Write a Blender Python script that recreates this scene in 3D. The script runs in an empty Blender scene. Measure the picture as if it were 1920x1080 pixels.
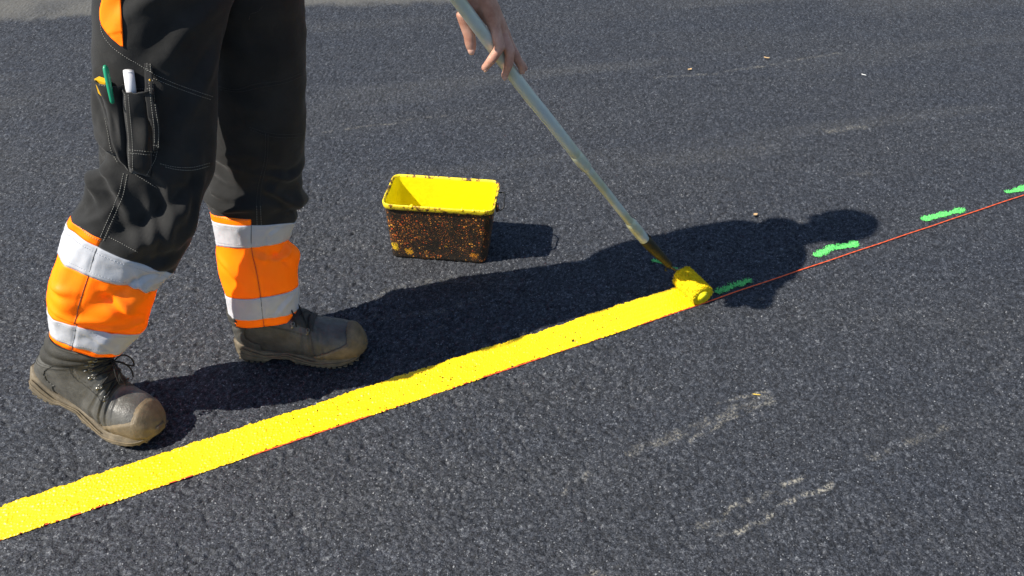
import bpy, bmesh, math, random
import numpy as np
from mathutils import Vector, Matrix
from mathutils.bvhtree import BVHTree

random.seed(7)
RNG = np.random.RandomState(11)
SC = bpy.context.scene
COL = SC.collection
R = math.radians

# ------------------------------------------------------------------ camera
CAM_H, CAM_P, CAM_F = 1.5, 40.0, 1560.0
cam_d = bpy.data.cameras.new('camera')
cam = bpy.data.objects.new('camera', cam_d)
COL.objects.link(cam)
cam.location = (0, 0, CAM_H)
cam.rotation_euler = (R(90 - CAM_P), 0, 0)
cam_d.sensor_fit = 'HORIZONTAL'
cam_d.sensor_width = 36.0
cam_d.lens = CAM_F / 1920.0 * 36.0
cam_d.clip_start = 0.05
cam_d.clip_end = 2000
SC.camera = cam

# ------------------------------------------------------------------ sky, sun, exposure
SUN_TRAVEL = Vector((0.785, 0.31, -1.0))          # offset of a shadow for each metre of height
to_sun = (-SUN_TRAVEL).normalized()
sun_elev = math.asin(to_sun.z)
world = bpy.data.worlds.new('World')
SC.world = world
world.use_nodes = True
wn = world.node_tree
bg = wn.nodes['Background']
sky = wn.nodes.new('ShaderNodeTexSky')
sky.sky_type = 'NISHITA'
sky.sun_disc = False
sky.sun_elevation = sun_elev
sky.sun_rotation = math.atan2(to_sun.x, to_sun.y)
sky.air_density = 1.0
sky.dust_density = 0.4
wn.links.new(sky.outputs['Color'], bg.inputs['Color'])
bg.inputs['Strength'].default_value = 0.088
sun_d = bpy.data.lights.new('sun', 'SUN')
sun_d.energy = 5.0
sun_d.angle = R(0.53)
sun_d.color = (1.0, 0.94, 0.84)
sun = bpy.data.objects.new('sun', sun_d)
COL.objects.link(sun)
sun.rotation_euler = SUN_TRAVEL.to_track_quat('-Z', 'Y').to_euler()
sun.location = (-3, -2, 5)
vs = SC.view_settings
vs.view_transform = 'Standard'
vs.look = 'None'
vs.exposure = 0.6
vs.gamma = 1.0
SC.render.engine = 'CYCLES'
SC.cycles.max_bounces = 8

# ------------------------------------------------------------------ helpers
cp, sp = math.cos(R(CAM_P)), math.sin(R(CAM_P))
FWD = np.array([0, cp, -sp]); RGT = np.array([1.0, 0, 0]); UPV = np.array([0, sp, cp]); EYE = np.array([0, 0, CAM_H])
SUNW = np.array([0.785, 0.31, -1.0])


def ray(x, y):
    d = FWD * CAM_F + RGT * (x - 960) - UPV * (y - 540)
    return d / np.linalg.norm(d)


def gp(x, y, z=0.0):
    """point of the photograph on the horizontal plane at height z"""
    d = ray(x, y)
    return EYE + d * ((z - CAM_H) / d[2])


def at(x, y, Y):
    """point of the photograph at distance Y ahead"""
    d = ray(x, y)
    return EYE + d * (Y / d[1])


def depth(p):
    return float((np.asarray(p) - EYE) @ FWD)


def nrm(v):
    v = np.asarray(v, float)
    return v / (np.linalg.norm(v) + 1e-12)


def sstep(a, b, x):
    t = np.clip((x - a) / (b - a), 0, 1)
    return t * t * (3 - 2 * t)


def _hash(ix, iy, iz, seed):
    h = (ix.astype(np.int64) * 374761393 + iy.astype(np.int64) * 668265263 + iz.astype(np.int64) * 2147483647 + seed * 1274126177) & 0xffffffff
    h = ((h ^ (h >> 13)) * 1274126177) & 0xffffffff
    h = ((h ^ (h >> 16)) * 2246822519) & 0xffffffff
    h = h ^ (h >> 15)
    return (h & 0xffffff) / float(0xffffff)


def noise3(x, y, z, seed=0):
    x, y, z = np.broadcast_arrays(np.asarray(x, float), np.asarray(y, float), np.asarray(z, float))
    xi, yi, zi = np.floor(x), np.floor(y), np.floor(z)
    fx, fy, fz = x - xi, y - yi, z - zi
    fx, fy, fz = [f * f * f * (f * (f * 6 - 15) + 10) for f in (fx, fy, fz)]
    r = 0
    for dx in (0, 1):
        for dy in (0, 1):
            for dz in (0, 1):
                w = (fx if dx else 1 - fx) * (fy if dy else 1 - fy) * (fz if dz else 1 - fz)
                r = r + w * _hash(xi + dx, yi + dy, zi + dz, seed)
    return r * 2 - 1


def noise2(x, y, seed=0):
    return noise3(x, y, np.zeros_like(np.asarray(x, float)), seed)


def tag(o, label=None, cat=None, group=None, kind=None):
    if label: o['label'] = label
    if cat: o['category'] = cat
    if group: o['group'] = group
    if kind: o['kind'] = kind
    return o


def empty(name, loc=(0, 0, 0)):
    o = bpy.data.objects.new(name, None)
    o.empty_display_size = 0.1
    COL.objects.link(o)
    o.location = Vector([float(a) for a in loc])
    return o


def link_mesh(name, me, mat=None, parent=None, smooth=True):
    o = bpy.data.objects.new(name, me)
    COL.objects.link(o)
    if mat is not None and not me.materials:
        me.materials.append(mat)
    if smooth and len(me.polygons):
        me.polygons.foreach_set('use_smooth', np.ones(len(me.polygons), dtype=bool))
    if parent is not None:
        o.parent = parent
        m = Matrix.Identity(4)
        p = parent
        while p is not None:          # world-space coordinates: cancel the parents' plain translations
            m = Matrix.Translation(p.location) @ p.matrix_parent_inverse @ m
            p = p.parent
        o.matrix_parent_inverse = m.inverted()
    return o


def mesh(name, verts, faces, mat=None, parent=None, smooth=True):
    me = bpy.data.meshes.new(name)
    me.from_pydata([tuple(map(float, v)) for v in verts], [], [tuple(map(int, f)) for f in faces])
    me.update()
    return link_mesh(name, me, mat, parent, smooth)


class MB:
    """collects pieces of ONE mesh"""
    def __init__(s): s.v = []; s.f = []
    def add(s, v, f):
        o = len(s.v)
        s.v.extend([tuple(map(float, q)) for q in v])
        s.f.extend([tuple(i + o for i in q) for q in f])
        return s
    def tube(s, *a, **k): return s.add(*tube(*a, **k))
    def box(s, c, ax, half): return s.add(*box(c, ax, half))
    def build(s, name, mat=None, parent=None, smooth=True): return mesh(name, s.v, s.f, mat, parent, smooth)


def frames(P):
    P = np.asarray(P, float)
    T = np.gradient(P, axis=0)
    T = T / (np.linalg.norm(T, axis=1)[:, None] + 1e-12)
    a = np.array([0, 0, 1.0])
    if abs(T[0] @ a) > 0.9: a = np.array([1.0, 0, 0])
    N = [nrm(np.cross(T[0], a))]
    for i in range(1, len(P)):
        n = N[-1] - T[i] * (N[-1] @ T[i])
        N.append(nrm(n))
    N = np.array(N)
    return T, N, np.cross(T, N)


def tube(P, r, n=10, caps=True, flat=1.0):
    """closed tube along points with a radius for each, rounded ends"""
    P = np.asarray(P, float)
    r = np.full(len(P), float(r)) if np.isscalar(r) else np.asarray(r, float)
    T, N, B = frames(P)
    rings, rad = [], []
    if caps:
        for k in (0.0, 0.35, 0.7):
            rings.append((P[0] - T[0] * r[0] * math.cos(math.asin(max(k, 0.05))), N[0], B[0])); rad.append(r[0] * max(k, 0.05))
    for i in range(len(P)):
        rings.append((P[i], N[i], B[i])); rad.append(r[i])
    if caps:
        for k in (0.7, 0.35, 0.0):
            rings.append((P[-1] + T[-1] * r[-1] * math.cos(math.asin(max(k, 0.05))), N[-1], B[-1])); rad.append(r[-1] * max(k, 0.05))
    an = np.linspace(0, 2 * math.pi, n, endpoint=False)
    v = []
    for (c, a, b), q in zip(rings, rad):
        v.extend(c + q * (np.outer(np.cos(an), a) + flat * np.outer(np.sin(an), b)))
    f = []
    m = len(rings)
    for i in range(m - 1):
        for j in range(n):
            k = (j + 1) % n
            f.append((i * n + j, i * n + k, (i + 1) * n + k, (i + 1) * n + j))
    f.append(tuple(range(n))[::-1])
    f.append(tuple((m - 1) * n + j for j in range(n)))
    return v, f


def box(c, ax, half):
    c = np.asarray(c, float)
    v = []
    for sx in (-1, 1):
        for sy in (-1, 1):
            for sz in (-1, 1):
                v.append(c + ax[0] * sx * half[0] + ax[1] * sy * half[1] + ax[2] * sz * half[2])
    f = [(0, 1, 3, 2), (4, 6, 7, 5), (0, 4, 5, 1), (2, 3, 7, 6), (0, 2, 6, 4), (1, 5, 7, 3)]
    return v, f


def ball(c, ax, rad, n=16, m=10):
    c = np.asarray(c, float)
    v = []; f = []
    for i in range(m + 1):
        t = math.pi * i / m
        for j in range(n):
            p = 2 * math.pi * j / n
            q = (max(math.sin(t), 0.02) * math.cos(p) * rad[0], max(math.sin(t), 0.02) * math.sin(p) * rad[1], math.cos(t) * rad[2])
            v.append(c + ax[0] * q[0] + ax[1] * q[1] + ax[2] * q[2])
    for i in range(m):
        for j in range(n):
            k = (j + 1) % n
            f.append((i * n + j, (i + 1) * n + j, (i + 1) * n + k, i * n + k))
    f.append(tuple(range(n)))
    f.append(tuple(m * n + j for j in range(n))[::-1])
    return v, f


def spline(P, n):
    """smooth curve (Catmull-Rom, by chord length) through rows of P"""
    P = np.asarray(P, float)
    m = len(P)
    d = np.concatenate([[0], np.cumsum(np.linalg.norm(np.diff(P, axis=0), axis=1))])
    d /= d[-1]
    tt = np.linspace(0, 1, n)
    return spline_at(P, d, tt)


def spline_at(P, d, tt):
    P = np.asarray(P, float)
    M = np.gradient(P, d, axis=0)
    i = np.clip(np.searchsorted(d, tt, side='right') - 1, 0, len(P) - 2)
    h = (d[i + 1] - d[i])[:, None]
    s = ((tt - d[i]) / (d[i + 1] - d[i]))[:, None]
    return ((2 * s**3 - 3 * s**2 + 1) * P[i] + (s**3 - 2 * s**2 + s) * h * M[i]
            + (-2 * s**3 + 3 * s**2) * P[i + 1] + (s**3 - s**2) * h * M[i + 1])


def remeshed(name, mb, voxel, mat, parent, smooth_it=6, fac=0.5):
    """union of closed shapes as one continuous skin"""
    me = bpy.data.meshes.new(name)
    me.from_pydata(mb.v, [], mb.f)
    me.update()
    o = bpy.data.objects.new(name + '_src', me)
    COL.objects.link(o)
    m = o.modifiers.new('r', 'REMESH'); m.mode = 'VOXEL'; m.voxel_size = voxel; m.use_smooth_shade = True
    if smooth_it:
        s = o.modifiers.new('s', 'SMOOTH'); s.factor = fac; s.iterations = smooth_it
    dg = bpy.context.evaluated_depsgraph_get()
    dg.update()
    out = bpy.data.meshes.new_from_object(o.evaluated_get(dg))
    bpy.data.objects.remove(o); bpy.data.meshes.remove(me)
    out.name = name
    out.materials.clear()
    return link_mesh(name, out, mat, parent)


class Grid:
    """a sheet P[i, j] closed in j; regions of it become meshes of their own"""
    def __init__(s, P, closed=True):
        s.P = P; s.closed = closed
        du = np.gradient(P, axis=0)
        if closed:
            dv = np.roll(P, -1, 1) - np.roll(P, 1, 1)
        else:
            dv = np.gradient(P, axis=1)
        N = np.cross(dv, du)
        s.N = N / (np.linalg.norm(N, axis=2)[..., None] + 1e-12)
    def flip(s): s.N = -s.N; return s
    def part(s, name, mask, mat, parent, off=0.0, thick=0.0):
        ni, nj = s.P.shape[:2]
        if np.isscalar(off): off = np.full((ni, nj), off)
        V = s.P + s.N * off[..., None]
        idx = -np.ones((ni, nj), int)
        v = []; f = []
        def g(i, j):
            if idx[i, j] < 0:
                idx[i, j] = len(v); v.append(V[i, j])
            return idx[i, j]
        for i in range(ni - 1):
            for j in range(nj if s.closed else nj - 1):
                if mask[i, j]:
                    k = (j + 1) % nj
                    f.append((g(i, j), g(i, k), g(i + 1, k), g(i + 1, j)))
        o = mesh(name, v, f, mat, parent)
        if thick:
            m = o.modifiers.new('thickness', 'SOLIDIFY'); m.thickness = thick; m.offset = -1
        return o


# ------------------------------------------------------------------ materials
def new_mat(name):
    m = bpy.data.materials.new(name)
    m.use_nodes = True
    nt = m.node_tree
    return m, nt, nt.nodes['Principled BSDF']


class NB:
    """short-hand for shader nodes"""
    def __init__(s, nt): s.nt = nt
    def n(s, t, **k):
        o = s.nt.nodes.new(t)
        for a, b in k.items(): setattr(o, a, b)
        return o
    def link(s, a, b): s.nt.links.new(a, b)
    def coords(s, scale=None):
        c = s.n('ShaderNodeTexCoord').outputs['Object']
        if scale is not None:
            mp = s.n('ShaderNodeMapping'); mp.inputs['Scale'].default_value = scale
            s.link(c, mp.inputs['Vector']); c = mp.outputs[0]
        return c
    def noise(s, vec, scale, detail=3, rough=0.55, dist=0.0):
        t = s.n('ShaderNodeTexNoise')
        t.inputs['Scale'].default_value = scale; t.inputs['Detail'].default_value = detail
        t.inputs['Roughness'].default_value = rough; t.inputs['Distortion'].default_value = dist
        s.link(vec, t.inputs['Vector'])
        return t.outputs['Fac']
    def voro(s, vec, scale, feature='F1', out='Distance', rnd=1.0):
        t = s.n('ShaderNodeTexVoronoi'); t.feature = feature
        t.inputs['Scale'].default_value = scale; t.inputs['Randomness'].default_value = rnd
        s.link(vec, t.inputs['Vector'])
        return t.outputs[out]
    def ramp(s, fac, stops, interp='LINEAR'):
        r = s.n('ShaderNodeValToRGB'); r.color_ramp.interpolation = interp
        el = r.color_ramp.elements
        while len(el) < len(stops): el.new(0.5)
        for e, (p, c) in zip(el, stops):
            e.position = p; e.color = (*c, 1) if len(c) == 3 else c
        s.link(fac, r.inputs['Fac'])
        return r.outputs['Color']
    def mix(s, fac, a, b, mode='MIX'):
        m = s.n('ShaderNodeMix'); m.data_type = 'RGBA'; m.blend_type = mode
        for sock, val in ((m.inputs[0], fac), (m.inputs[6], a), (m.inputs[7], b)):
            if hasattr(val, 'is_output') or isinstance(val, bpy.types.NodeSocket): s.link(val, sock)
            elif np.isscalar(val): sock.default_value = val
            else: sock.default_value = (*val, 1)
        return m.outputs[2]
    def math(s, op, a, b=None, clamp=False):
        m = s.n('ShaderNodeMath', operation=op); m.use_clamp = clamp
        for sock, val in zip(m.inputs, (a, b)):
            if val is None: continue
            if isinstance(val, bpy.types.NodeSocket): s.link(val, sock)
            else: sock.default_value = val
        return m.outputs[0]
    def bump(s, h, strength, dist, normal=None):
        b = s.n('ShaderNodeBump'); b.inputs['Strength'].default_value = strength; b.inputs['Distance'].default_value = dist
        s.link(h, b.inputs['Height'])
        if normal is not None: s.link(normal, b.inputs['Normal'])
        return b.outputs[0]
    def attr(s, name, out='Fac'):
        a = s.n('ShaderNodeAttribute'); a.attribute_name = name
        return a.outputs[out]


def g(v): return (v, v, v)


def simple(name, col, rough=0.5, metal=0.0, spec=0.5, var=0.0, vscale=30, bump=0.0, bscale=200, col2=None):
    m, nt, b = new_mat(name); q = NB(nt)
    b.inputs['Roughness'].default_value = rough; b.inputs['Metallic'].default_value = metal
    b.inputs['Specular IOR Level'].default_value = spec
    co = q.coords()
    if var or col2:
        c2 = col2 or tuple(c * (1 - var) for c in col)
        f = q.noise(co, vscale, 5)
        q.link(q.ramp(f, [(0.36, c2), (0.64, col)]), b.inputs['Base Color'])
    else:
        b.inputs['Base Color'].default_value = (*col, 1)
    if bump:
        q.link(q.bump(q.noise(co, bscale, 4), 1.0, bump), b.inputs['Normal'])
    return m


# asphalt: bitumen-coated aggregate; every stone of the height field has its own tone
def mat_asphalt():
    m, nt, b = new_mat('asphalt'); q = NB(nt)
    co = q.coords()
    tone = q.attr('tone'); dust = q.attr('dust'); old = q.attr('old')
    def cells_(scale, seedoff):
        mp = q.n('ShaderNodeMapping'); mp.inputs['Location'].default_value = (seedoff, seedoff * 0.7, 0)
        q.link(co, mp.inputs['Vector'])
        c = q.voro(mp.outputs[0], scale, 'F1', 'Color')
        sp_ = q.n('ShaderNodeSeparateColor'); q.link(c, sp_.inputs[0])
        return sp_.outputs
    c1 = cells_(370, 0.0); c2 = cells_(610, 3.7)
    mixv = q.math('ADD', q.math('MULTIPLY', tone, 0.36), q.math('ADD', q.math('MULTIPLY', c1[0], 0.40), q.math('MULTIPLY', c2[0], 0.24)))
    col = q.ramp(mixv, [(0.20, (0.006, 0.0066, 0.008)), (0.40, (0.0195, 0.0205, 0.0235)), (0.57, (0.037, 0.039, 0.0435)), (0.74, (0.070, 0.072, 0.078)), (0.88, (0.15, 0.15, 0.15))])
    spark = q.math('GREATER_THAN', c1[1], 0.984)
    col = q.mix(spark, col, q.mix(c1[2], (0.07, 0.07, 0.07), (0.26, 0.255, 0.245)))
    big_st = q.ramp(tone, [(0.90, g(0)), (1.0, g(1))])
    col = q.mix(q.math('MULTIPLY', big_st, 0.5), col, (0.18, 0.178, 0.17))
    fine = q.noise(co, 480, 3, 0.7)
    big = q.noise(q.coords((0.7, 2.6, 1)), 1.3, 5, 0.6)
    col = q.mix(1.0, col, q.ramp(big, [(0.3, (0.84, 0.91, 1.05)), (0.7, (1.02, 1.05, 1.10))]), 'MULTIPLY')
    dn = q.math('MULTIPLY', dust, q.ramp(q.noise(co, 170, 4, 0.7), [(0.46, g(0)), (0.60, g(1))]))
    col = q.mix(q.math('MULTIPLY', dn, 0.95), col, (0.29, 0.275, 0.235))
    col = q.mix(q.math('MULTIPLY', old, 0.75), col, (0.135, 0.13, 0.115))
    q.link(col, b.inputs['Base Color'])
    rg = q.ramp(tone, [(0, g(0.75)), (0.6, g(0.64)), (1, g(0.45))])
    q.link(rg, b.inputs['Roughness'])
    b.inputs['Specular IOR Level'].default_value = 0.3
    h = q.math('ADD', q.math('MULTIPLY', q.voro(co, 230), 1.0), q.math('MULTIPLY', fine, 0.7))
    q.link(q.bump(h, 0.6, 0.0018), b.inputs['Normal'])
    return m


def mat_fabric(name, col, col2, rough=0.85, weave=1300, bump=0.0004, sheen=0.15, dirt=None):
    m, nt, b = new_mat(name); q = NB(nt)
    co = q.coords()
    f = q.noise(co, 14, 5, 0.6)
    c = q.ramp(f, [(0.35, col2), (0.68, col)])
    if dirt:
        c = q.mix(q.ramp(q.noise(co, 22, 6, 0.7), [(0.6, g(0)), (0.8, g(0.35))]), c, dirt)
    q.link(c, b.inputs['Base Color'])
    b.inputs['Roughness'].default_value = rough
    b.inputs['Specular IOR Level'].default_value = 0.2
    b.inputs['Sheen Weight'].default_value = sheen
    b.inputs['Sheen Roughness'].default_value = 0.5
    h = q.math('ADD', q.noise(co, weave, 2), q.math('MULTIPLY', q.noise(co, 90, 4), 2.0))
    q.link(q.bump(h, 0.8, bump), b.inputs['Normal'])
    return m


def mat_fluor(name, col, col2):
    """fluorescent weave: turns blue and ultraviolet light into orange, so it returns more red than falls on it"""
    m, nt, b = new_mat(name); q = NB(nt)
    co = q.coords()
    d = q.n('ShaderNodeBsdfDiffuse')
    c = q.ramp(q.noise(co, 9, 4, 0.6), [(0.3, col2), (0.7, col)])
    q.link(c, d.inputs['Color'])
    h = q.math('ADD', q.noise(co, 1500, 2), q.math('MULTIPLY', q.noise(co, 80, 4), 2.0))
    q.link(q.bump(h, 0.7, 0.0004), d.inputs['Normal'])
    gl = q.n('ShaderNodeBsdfGlossy'); gl.inputs['Roughness'].default_value = 0.5
    mx = q.n('ShaderNodeMixShader'); mx.inputs[0].default_value = 0.03
    q.link(d.outputs[0], mx.inputs[1]); q.link(gl.outputs[0], mx.inputs[2])
    q.link(mx.outputs[0], nt.nodes['Material Output'].inputs['Surface'])
    return m


def mat_paint():
    m, nt, b = new_mat('yellow_paint'); q = NB(nt)
    co = q.coords()
    c = q.ramp(q.noise(co, 26, 5, 0.65), [(0.3, (0.90, 0.58, 0.004)), (0.7, (0.95, 0.66, 0.008))])
    q.link(c, b.inputs['Base Color'])
    b.inputs['Roughness'].default_value = 0.38
    h = q.math('ADD', q.noise(co, 150, 4, 0.6), q.math('MULTIPLY', q.noise(co, 500, 2), 0.3))
    q.link(q.bump(h, 0.6, 0.0016), b.inputs['Normal'])
    return m


def mat_bucket():
    m, nt, b = new_mat('spattered_black_plastic'); q = NB(nt)
    co = q.coords()
    base = q.ramp(q.noise(co, 45, 6, 0.7), [(0.35, (0.010, 0.008, 0.006)), (0.6, (0.024, 0.017, 0.011)), (0.78, (0.055, 0.040, 0.026))])
    # spatter dots of three sizes, clotted by slow noise
    clot = q.noise(co, 17, 4, 0.6)
    def dots(scale, lo, hi, c0, c1):
        d = q.voro(co, scale)
        cellrnd = q.voro(co, scale, 'F1', 'Color')
        sep = q.n('ShaderNodeSeparateColor'); q.link(cellrnd, sep.inputs[0])
        size = q.math('MULTIPLY', q.math('POWER', sep.outputs[0], 4.0), q.ramp(clot, [(0.36, g(0.16)), (0.66, g(0.62))]))
        dd = q.math('ADD', d, q.math('MULTIPLY', q.noise(co, scale * 2.2, 3), 0.25))
        mk = q.ramp(q.math('SUBTRACT', q.math('ADD', size, 0.125), dd), [(0.49, g(0)), (0.5, g(0)), (0.53, g(1))])
        mk = q.math('GREATER_THAN', q.math('SUBTRACT', q.math('ADD', size, 0.13), dd), 0.0)
        return mk, q.mix(sep.outputs[1], c0, c1)
    for sc in (560, 310, 150):
        mk, cc = dots(sc, 0, 0, (0.66, 0.06, 0.015), (0.88, 0.42, 0.06))
        base = q.mix(mk, base, cc)
    # grey-white fine dust spots
    w = q.math('GREATER_THAN', q.noise(co, 620, 2, 0.6), 0.69)
    base = q.mix(w, base, (0.34, 0.26, 0.17))
    # thick dried blots and smears near the foot
    wob = q.math('MULTIPLY', q.noise(co, 130, 5, 0.8), 0.040)
    for (c_, rad, cc) in (((-0.300, 1.905, 0.030), 0.036, (0.85, 0.40, 0.012)), ((-0.340, 1.920, 0.045), 0.034, (0.88, 0.55, 0.015)), ((-0.110, 1.885, 0.030), 0.034, (0.70, 0.26, 0.012)), ((-0.270, 1.900, 0.025), 0.027, (0.75, 0.16, 0.02)), ((-0.190, 1.890, 0.060), 0.029, (0.60, 0.30, 0.02)), ((-0.225, 1.890, 0.110), 0.027, (0.55, 0.06, 0.015)), ((-0.150, 1.880, 0.105), 0.027, (0.6, 0.08, 0.015)), ((-0.300, 1.900, 0.120), 0.026, (0.6, 0.24, 0.015))):
        vm = q.n('ShaderNodeVectorMath', operation='DISTANCE'); q.link(co, vm.inputs[0]); vm.inputs[1].default_value = c_
        mk = q.math('LESS_THAN', q.math('ADD', vm.outputs['Value'], wob), rad)
        brk = q.math('GREATER_THAN', q.noise(co, 330, 3, 0.6), 0.47)
        base = q.mix(q.math('MULTIPLY', mk, brk), base, cc)
    sm = q.noise(q.coords((1, 1, 0.22)), 70, 5, 0.7)
    base = q.mix(q.ramp(sm, [(0.62, g(0)), (0.68, g(0.55))]), base, (0.10, 0.062, 0.030))
    q.link(base, b.inputs['Base Color'])
    b.inputs['Roughness'].default_value = 0.55
    q.link(q.bump(q.noise(co, 300, 5, 0.7), 0.8, 0.0012), b.inputs['Normal'])
    return m


def mat_rim():
    m, nt, b = new_mat('paint_crusted_rim'); q = NB(nt)
    co = q.coords()
    f = q.noise(co, 38, 6, 0.75)
    c = q.ramp(f, [(0.41, (0.03, 0.02, 0.01)), (0.45, (0.34, 0.14, 0.02)), (0.50, (0.90, 0.70, 0.02))])
    q.link(c, b.inputs['Base Color']); b.inputs['Roughness'].default_value = 0.5
    q.link(q.bump(q.noise(co, 120, 5, 0.7), 0.9, 0.002), b.inputs['Normal'])
    return m


def mat_pole():
    m, nt, b = new_mat('pole_aluminium'); q = NB(nt)
    co = q.coords()
    c = q.ramp(q.noise(co, 9, 6, 0.65), [(0.36, (0.50, 0.52, 0.36)), (0.52, (0.56, 0.62, 0.56)), (0.68, (0.52, 0.60, 0.62))])
    sp_ = q.math('GREATER_THAN', q.noise(co, 140, 4, 0.7), 0.70)
    c = q.mix(sp_, c, (0.72, 0.62, 0.16))
    q.link(c, b.inputs['Base Color'])
    b.inputs['Metallic'].default_value = 0.25
    q.link(q.ramp(q.noise(co, 40, 5), [(0.3, g(0.34)), (0.7, g(0.55))]), b.inputs['Roughness'])
    q.link(q.bump(q.noise(co, 160, 4), 0.4, 0.0006), b.inputs['Normal'])
    return m


def mat_skin():
    m, nt, b = new_mat('skin'); q = NB(nt)
    co = q.coords()
    c = q.ramp(q.noise(co, 55, 5, 0.6), [(0.3, (0.40, 0.185, 0.125)), (0.7, (0.58, 0.325, 0.24))])
    q.link(c, b.inputs['Base Color'])
    b.inputs['Roughness'].default_value = 0.5
    b.inputs['Subsurface Weight'].default_value = 0.15
    b.inputs['Subsurface Radius'].default_value = (0.006, 0.0022, 0.0012)
    b.inputs['Subsurface Scale'].default_value = 0.5
    h = q.math('ADD', q.noise(co, 420, 4, 0.6), q.voro(co, 600))
    q.link(q.bump(h, 0.5, 0.0005), b.inputs['Normal'])
    return m


def mat_leather(name, c0, c1, c2, rough=0.55):
    m, nt, b = new_mat(name); q = NB(nt)
    co = q.coords()
    c = q.ramp(q.noise(co, 28, 7, 0.7), [(0.3, c0), (0.52, c1), (0.74, c2)])
    q.link(c, b.inputs['Base Color'])
    q.link(q.ramp(q.noise(co, 60, 4), [(0.3, g(rough - 0.12)), (0.7, g(rough + 0.15))]), b.inputs['Roughness'])
    h = q.math('ADD', q.math('MULTIPLY', q.voro(co, 420), 0.5), q.math('MULTIPLY', q.noise(co, 70, 5, 0.7), 1.6))
    q.link(q.bump(h, 0.7, 0.0012), b.inputs['Normal'])
    return m


M_ASPH = mat_asphalt()
M_BLACK = mat_fabric('black_canvas', (0.026, 0.0256, 0.0250), (0.014, 0.014, 0.0138), sheen=0.12, dirt=(0.060, 0.058, 0.054))
M_ORANGE = mat_fluor('fluorescent_orange', (1.85, 0.31, 0.003), (1.75, 0.24, 0.003))
M_REFL = mat_fabric('reflective_tape', (0.60, 0.61, 0.64), (0.50, 0.51, 0.55), rough=0.5, weave=2200, bump=0.0003, sheen=0.0)
M_THREAD = simple('pale_thread', (0.24, 0.235, 0.21), 0.8)
M_THREAD_D = simple('dark_thread', (0.05, 0.05, 0.048), 0.8)
M_PAINT = mat_paint()
M_NAP = simple('paint_soaked_nap', (0.92, 0.66, 0.008), 0.85, spec=0.2, var=0.25, vscale=70, bump=0.003, bscale=260)
M_LINING = simple('paint_lining', (0.95, 0.84, 0.008), 0.4, var=0.08, vscale=18, bump=0.0012, bscale=60)
M_BUCKET = mat_bucket()
M_RIM = mat_rim()
M_POLE = mat_pole()
M_GRIP = simple('dirty_dark_grip', (0.018, 0.019, 0.013), 0.6, spec=0.25, col2=(0.045, 0.036, 0.012), vscale=35, bump=0.0008)
M_WIRE = simple('paint_stained_wire', (0.30, 0.28, 0.22), 0.4, metal=0.7, col2=(0.12, 0.10, 0.06), vscale=60)
M_BLKWIRE = simple('black_wire', (0.02, 0.02, 0.02), 0.45, metal=0.3)
M_SKIN = mat_skin()
M_NAIL = simple('fingernail', (0.62, 0.36, 0.27), 0.3)
M_STRING = simple('orange_string', (0.95, 0.13, 0.035), 0.7, var=0.25, vscale=300)
M_GREEN = simple('green_spray_paint', (0.14, 0.66, 0.15), 0.7, col2=(0.08, 0.48, 0.11), vscale=120)
M_LEATHER = mat_leather('worn_grey_leather', (0.050, 0.048, 0.042), (0.085, 0.082, 0.073), (0.135, 0.129, 0.115), 0.44)
M_CAP = mat_leather('scuffed_tan_rubber', (0.085, 0.067, 0.040), (0.155, 0.118, 0.068), (0.24, 0.18, 0.105), 0.65)
M_SOLE = mat_leather('dirty_tan_sole', (0.07, 0.058, 0.040), (0.14, 0.113, 0.075), (0.23, 0.185, 0.122), 0.75)
M_COLLAR = mat_leather('dark_collar', (0.020, 0.019, 0.016), (0.034, 0.032, 0.026), (0.060, 0.056, 0.046), 0.7)
M_LACE = simple('black_lace', (0.012, 0.012, 0.012), 0.85, bump=0.0006, bscale=900)
M_HOOK = simple('worn_steel_hook', (0.35, 0.34, 0.31), 0.35, metal=0.9, var=0.5, vscale=200)
M_HAIR = simple('brown_hair', (0.05, 0.032, 0.02), 0.6, var=0.5, vscale=120, bump=0.003, bscale=260)
M_EYE = simple('eye_white', (0.75, 0.72, 0.68), 0.2)
M_GRNPEN = simple('green_plastic', (0.006, 0.26, 0.13), 0.35)
M_WHTPEN = simple('white_marker_plastic', (0.74, 0.74, 0.76), 0.35)
M_RULE = simple('yellow_rule', (0.75, 0.42, 0.012), 0.5)
M_LEAF = simple('dry_leaf', (0.62, 0.42, 0.22), 0.8, var=0.4, vscale=200)
M_STRAW = simple('straw', (0.66, 0.46, 0.08), 0.7, var=0.3, vscale=200)
M_PAPER = simple('white_scrap', (0.8, 0.8, 0.78), 0.6)

# ------------------------------------------------------------------ the ground
def worley(x, y, cell, seed):
    """nearest stone of a jittered grid: F1, F2, its random numbers and the offset from its centre"""
    gx, gy = np.floor(x / cell), np.floor(y / cell)
    F1 = np.full(x.shape, 9.0); F2 = np.full(x.shape, 9.0)
    r1 = np.zeros(x.shape); r2 = np.zeros(x.shape); r3 = np.zeros(x.shape); ox = np.zeros(x.shape); oy = np.zeros(x.shape)
    z = np.zeros(x.shape)
    for dx in (-1, 0, 1):
        for dy in (-1, 0, 1):
            cx, cy = gx + dx, gy + dy
            jx = _hash(cx, cy, z, seed); jy = _hash(cx, cy, z, seed + 1)
            px = x / cell - (cx + 0.1 + 0.8 * jx); py = y / cell - (cy + 0.1 + 0.8 * jy)
            d = np.sqrt(px * px + py * py)
            n = d < F1
            F2 = np.where(n, F1, np.minimum(F2, d))
            F1 = np.where(n, d, F1)
            r1 = np.where(n, _hash(cx, cy, z, seed + 2), r1); r2 = np.where(n, _hash(cx, cy, z, seed + 3), r2); r3 = np.where(n, _hash(cx, cy, z, seed + 4), r3)
            ox = np.where(n, px, ox); oy = np.where(n, py, oy)
    return F1, F2, r1, r2, r3, ox, oy


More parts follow.
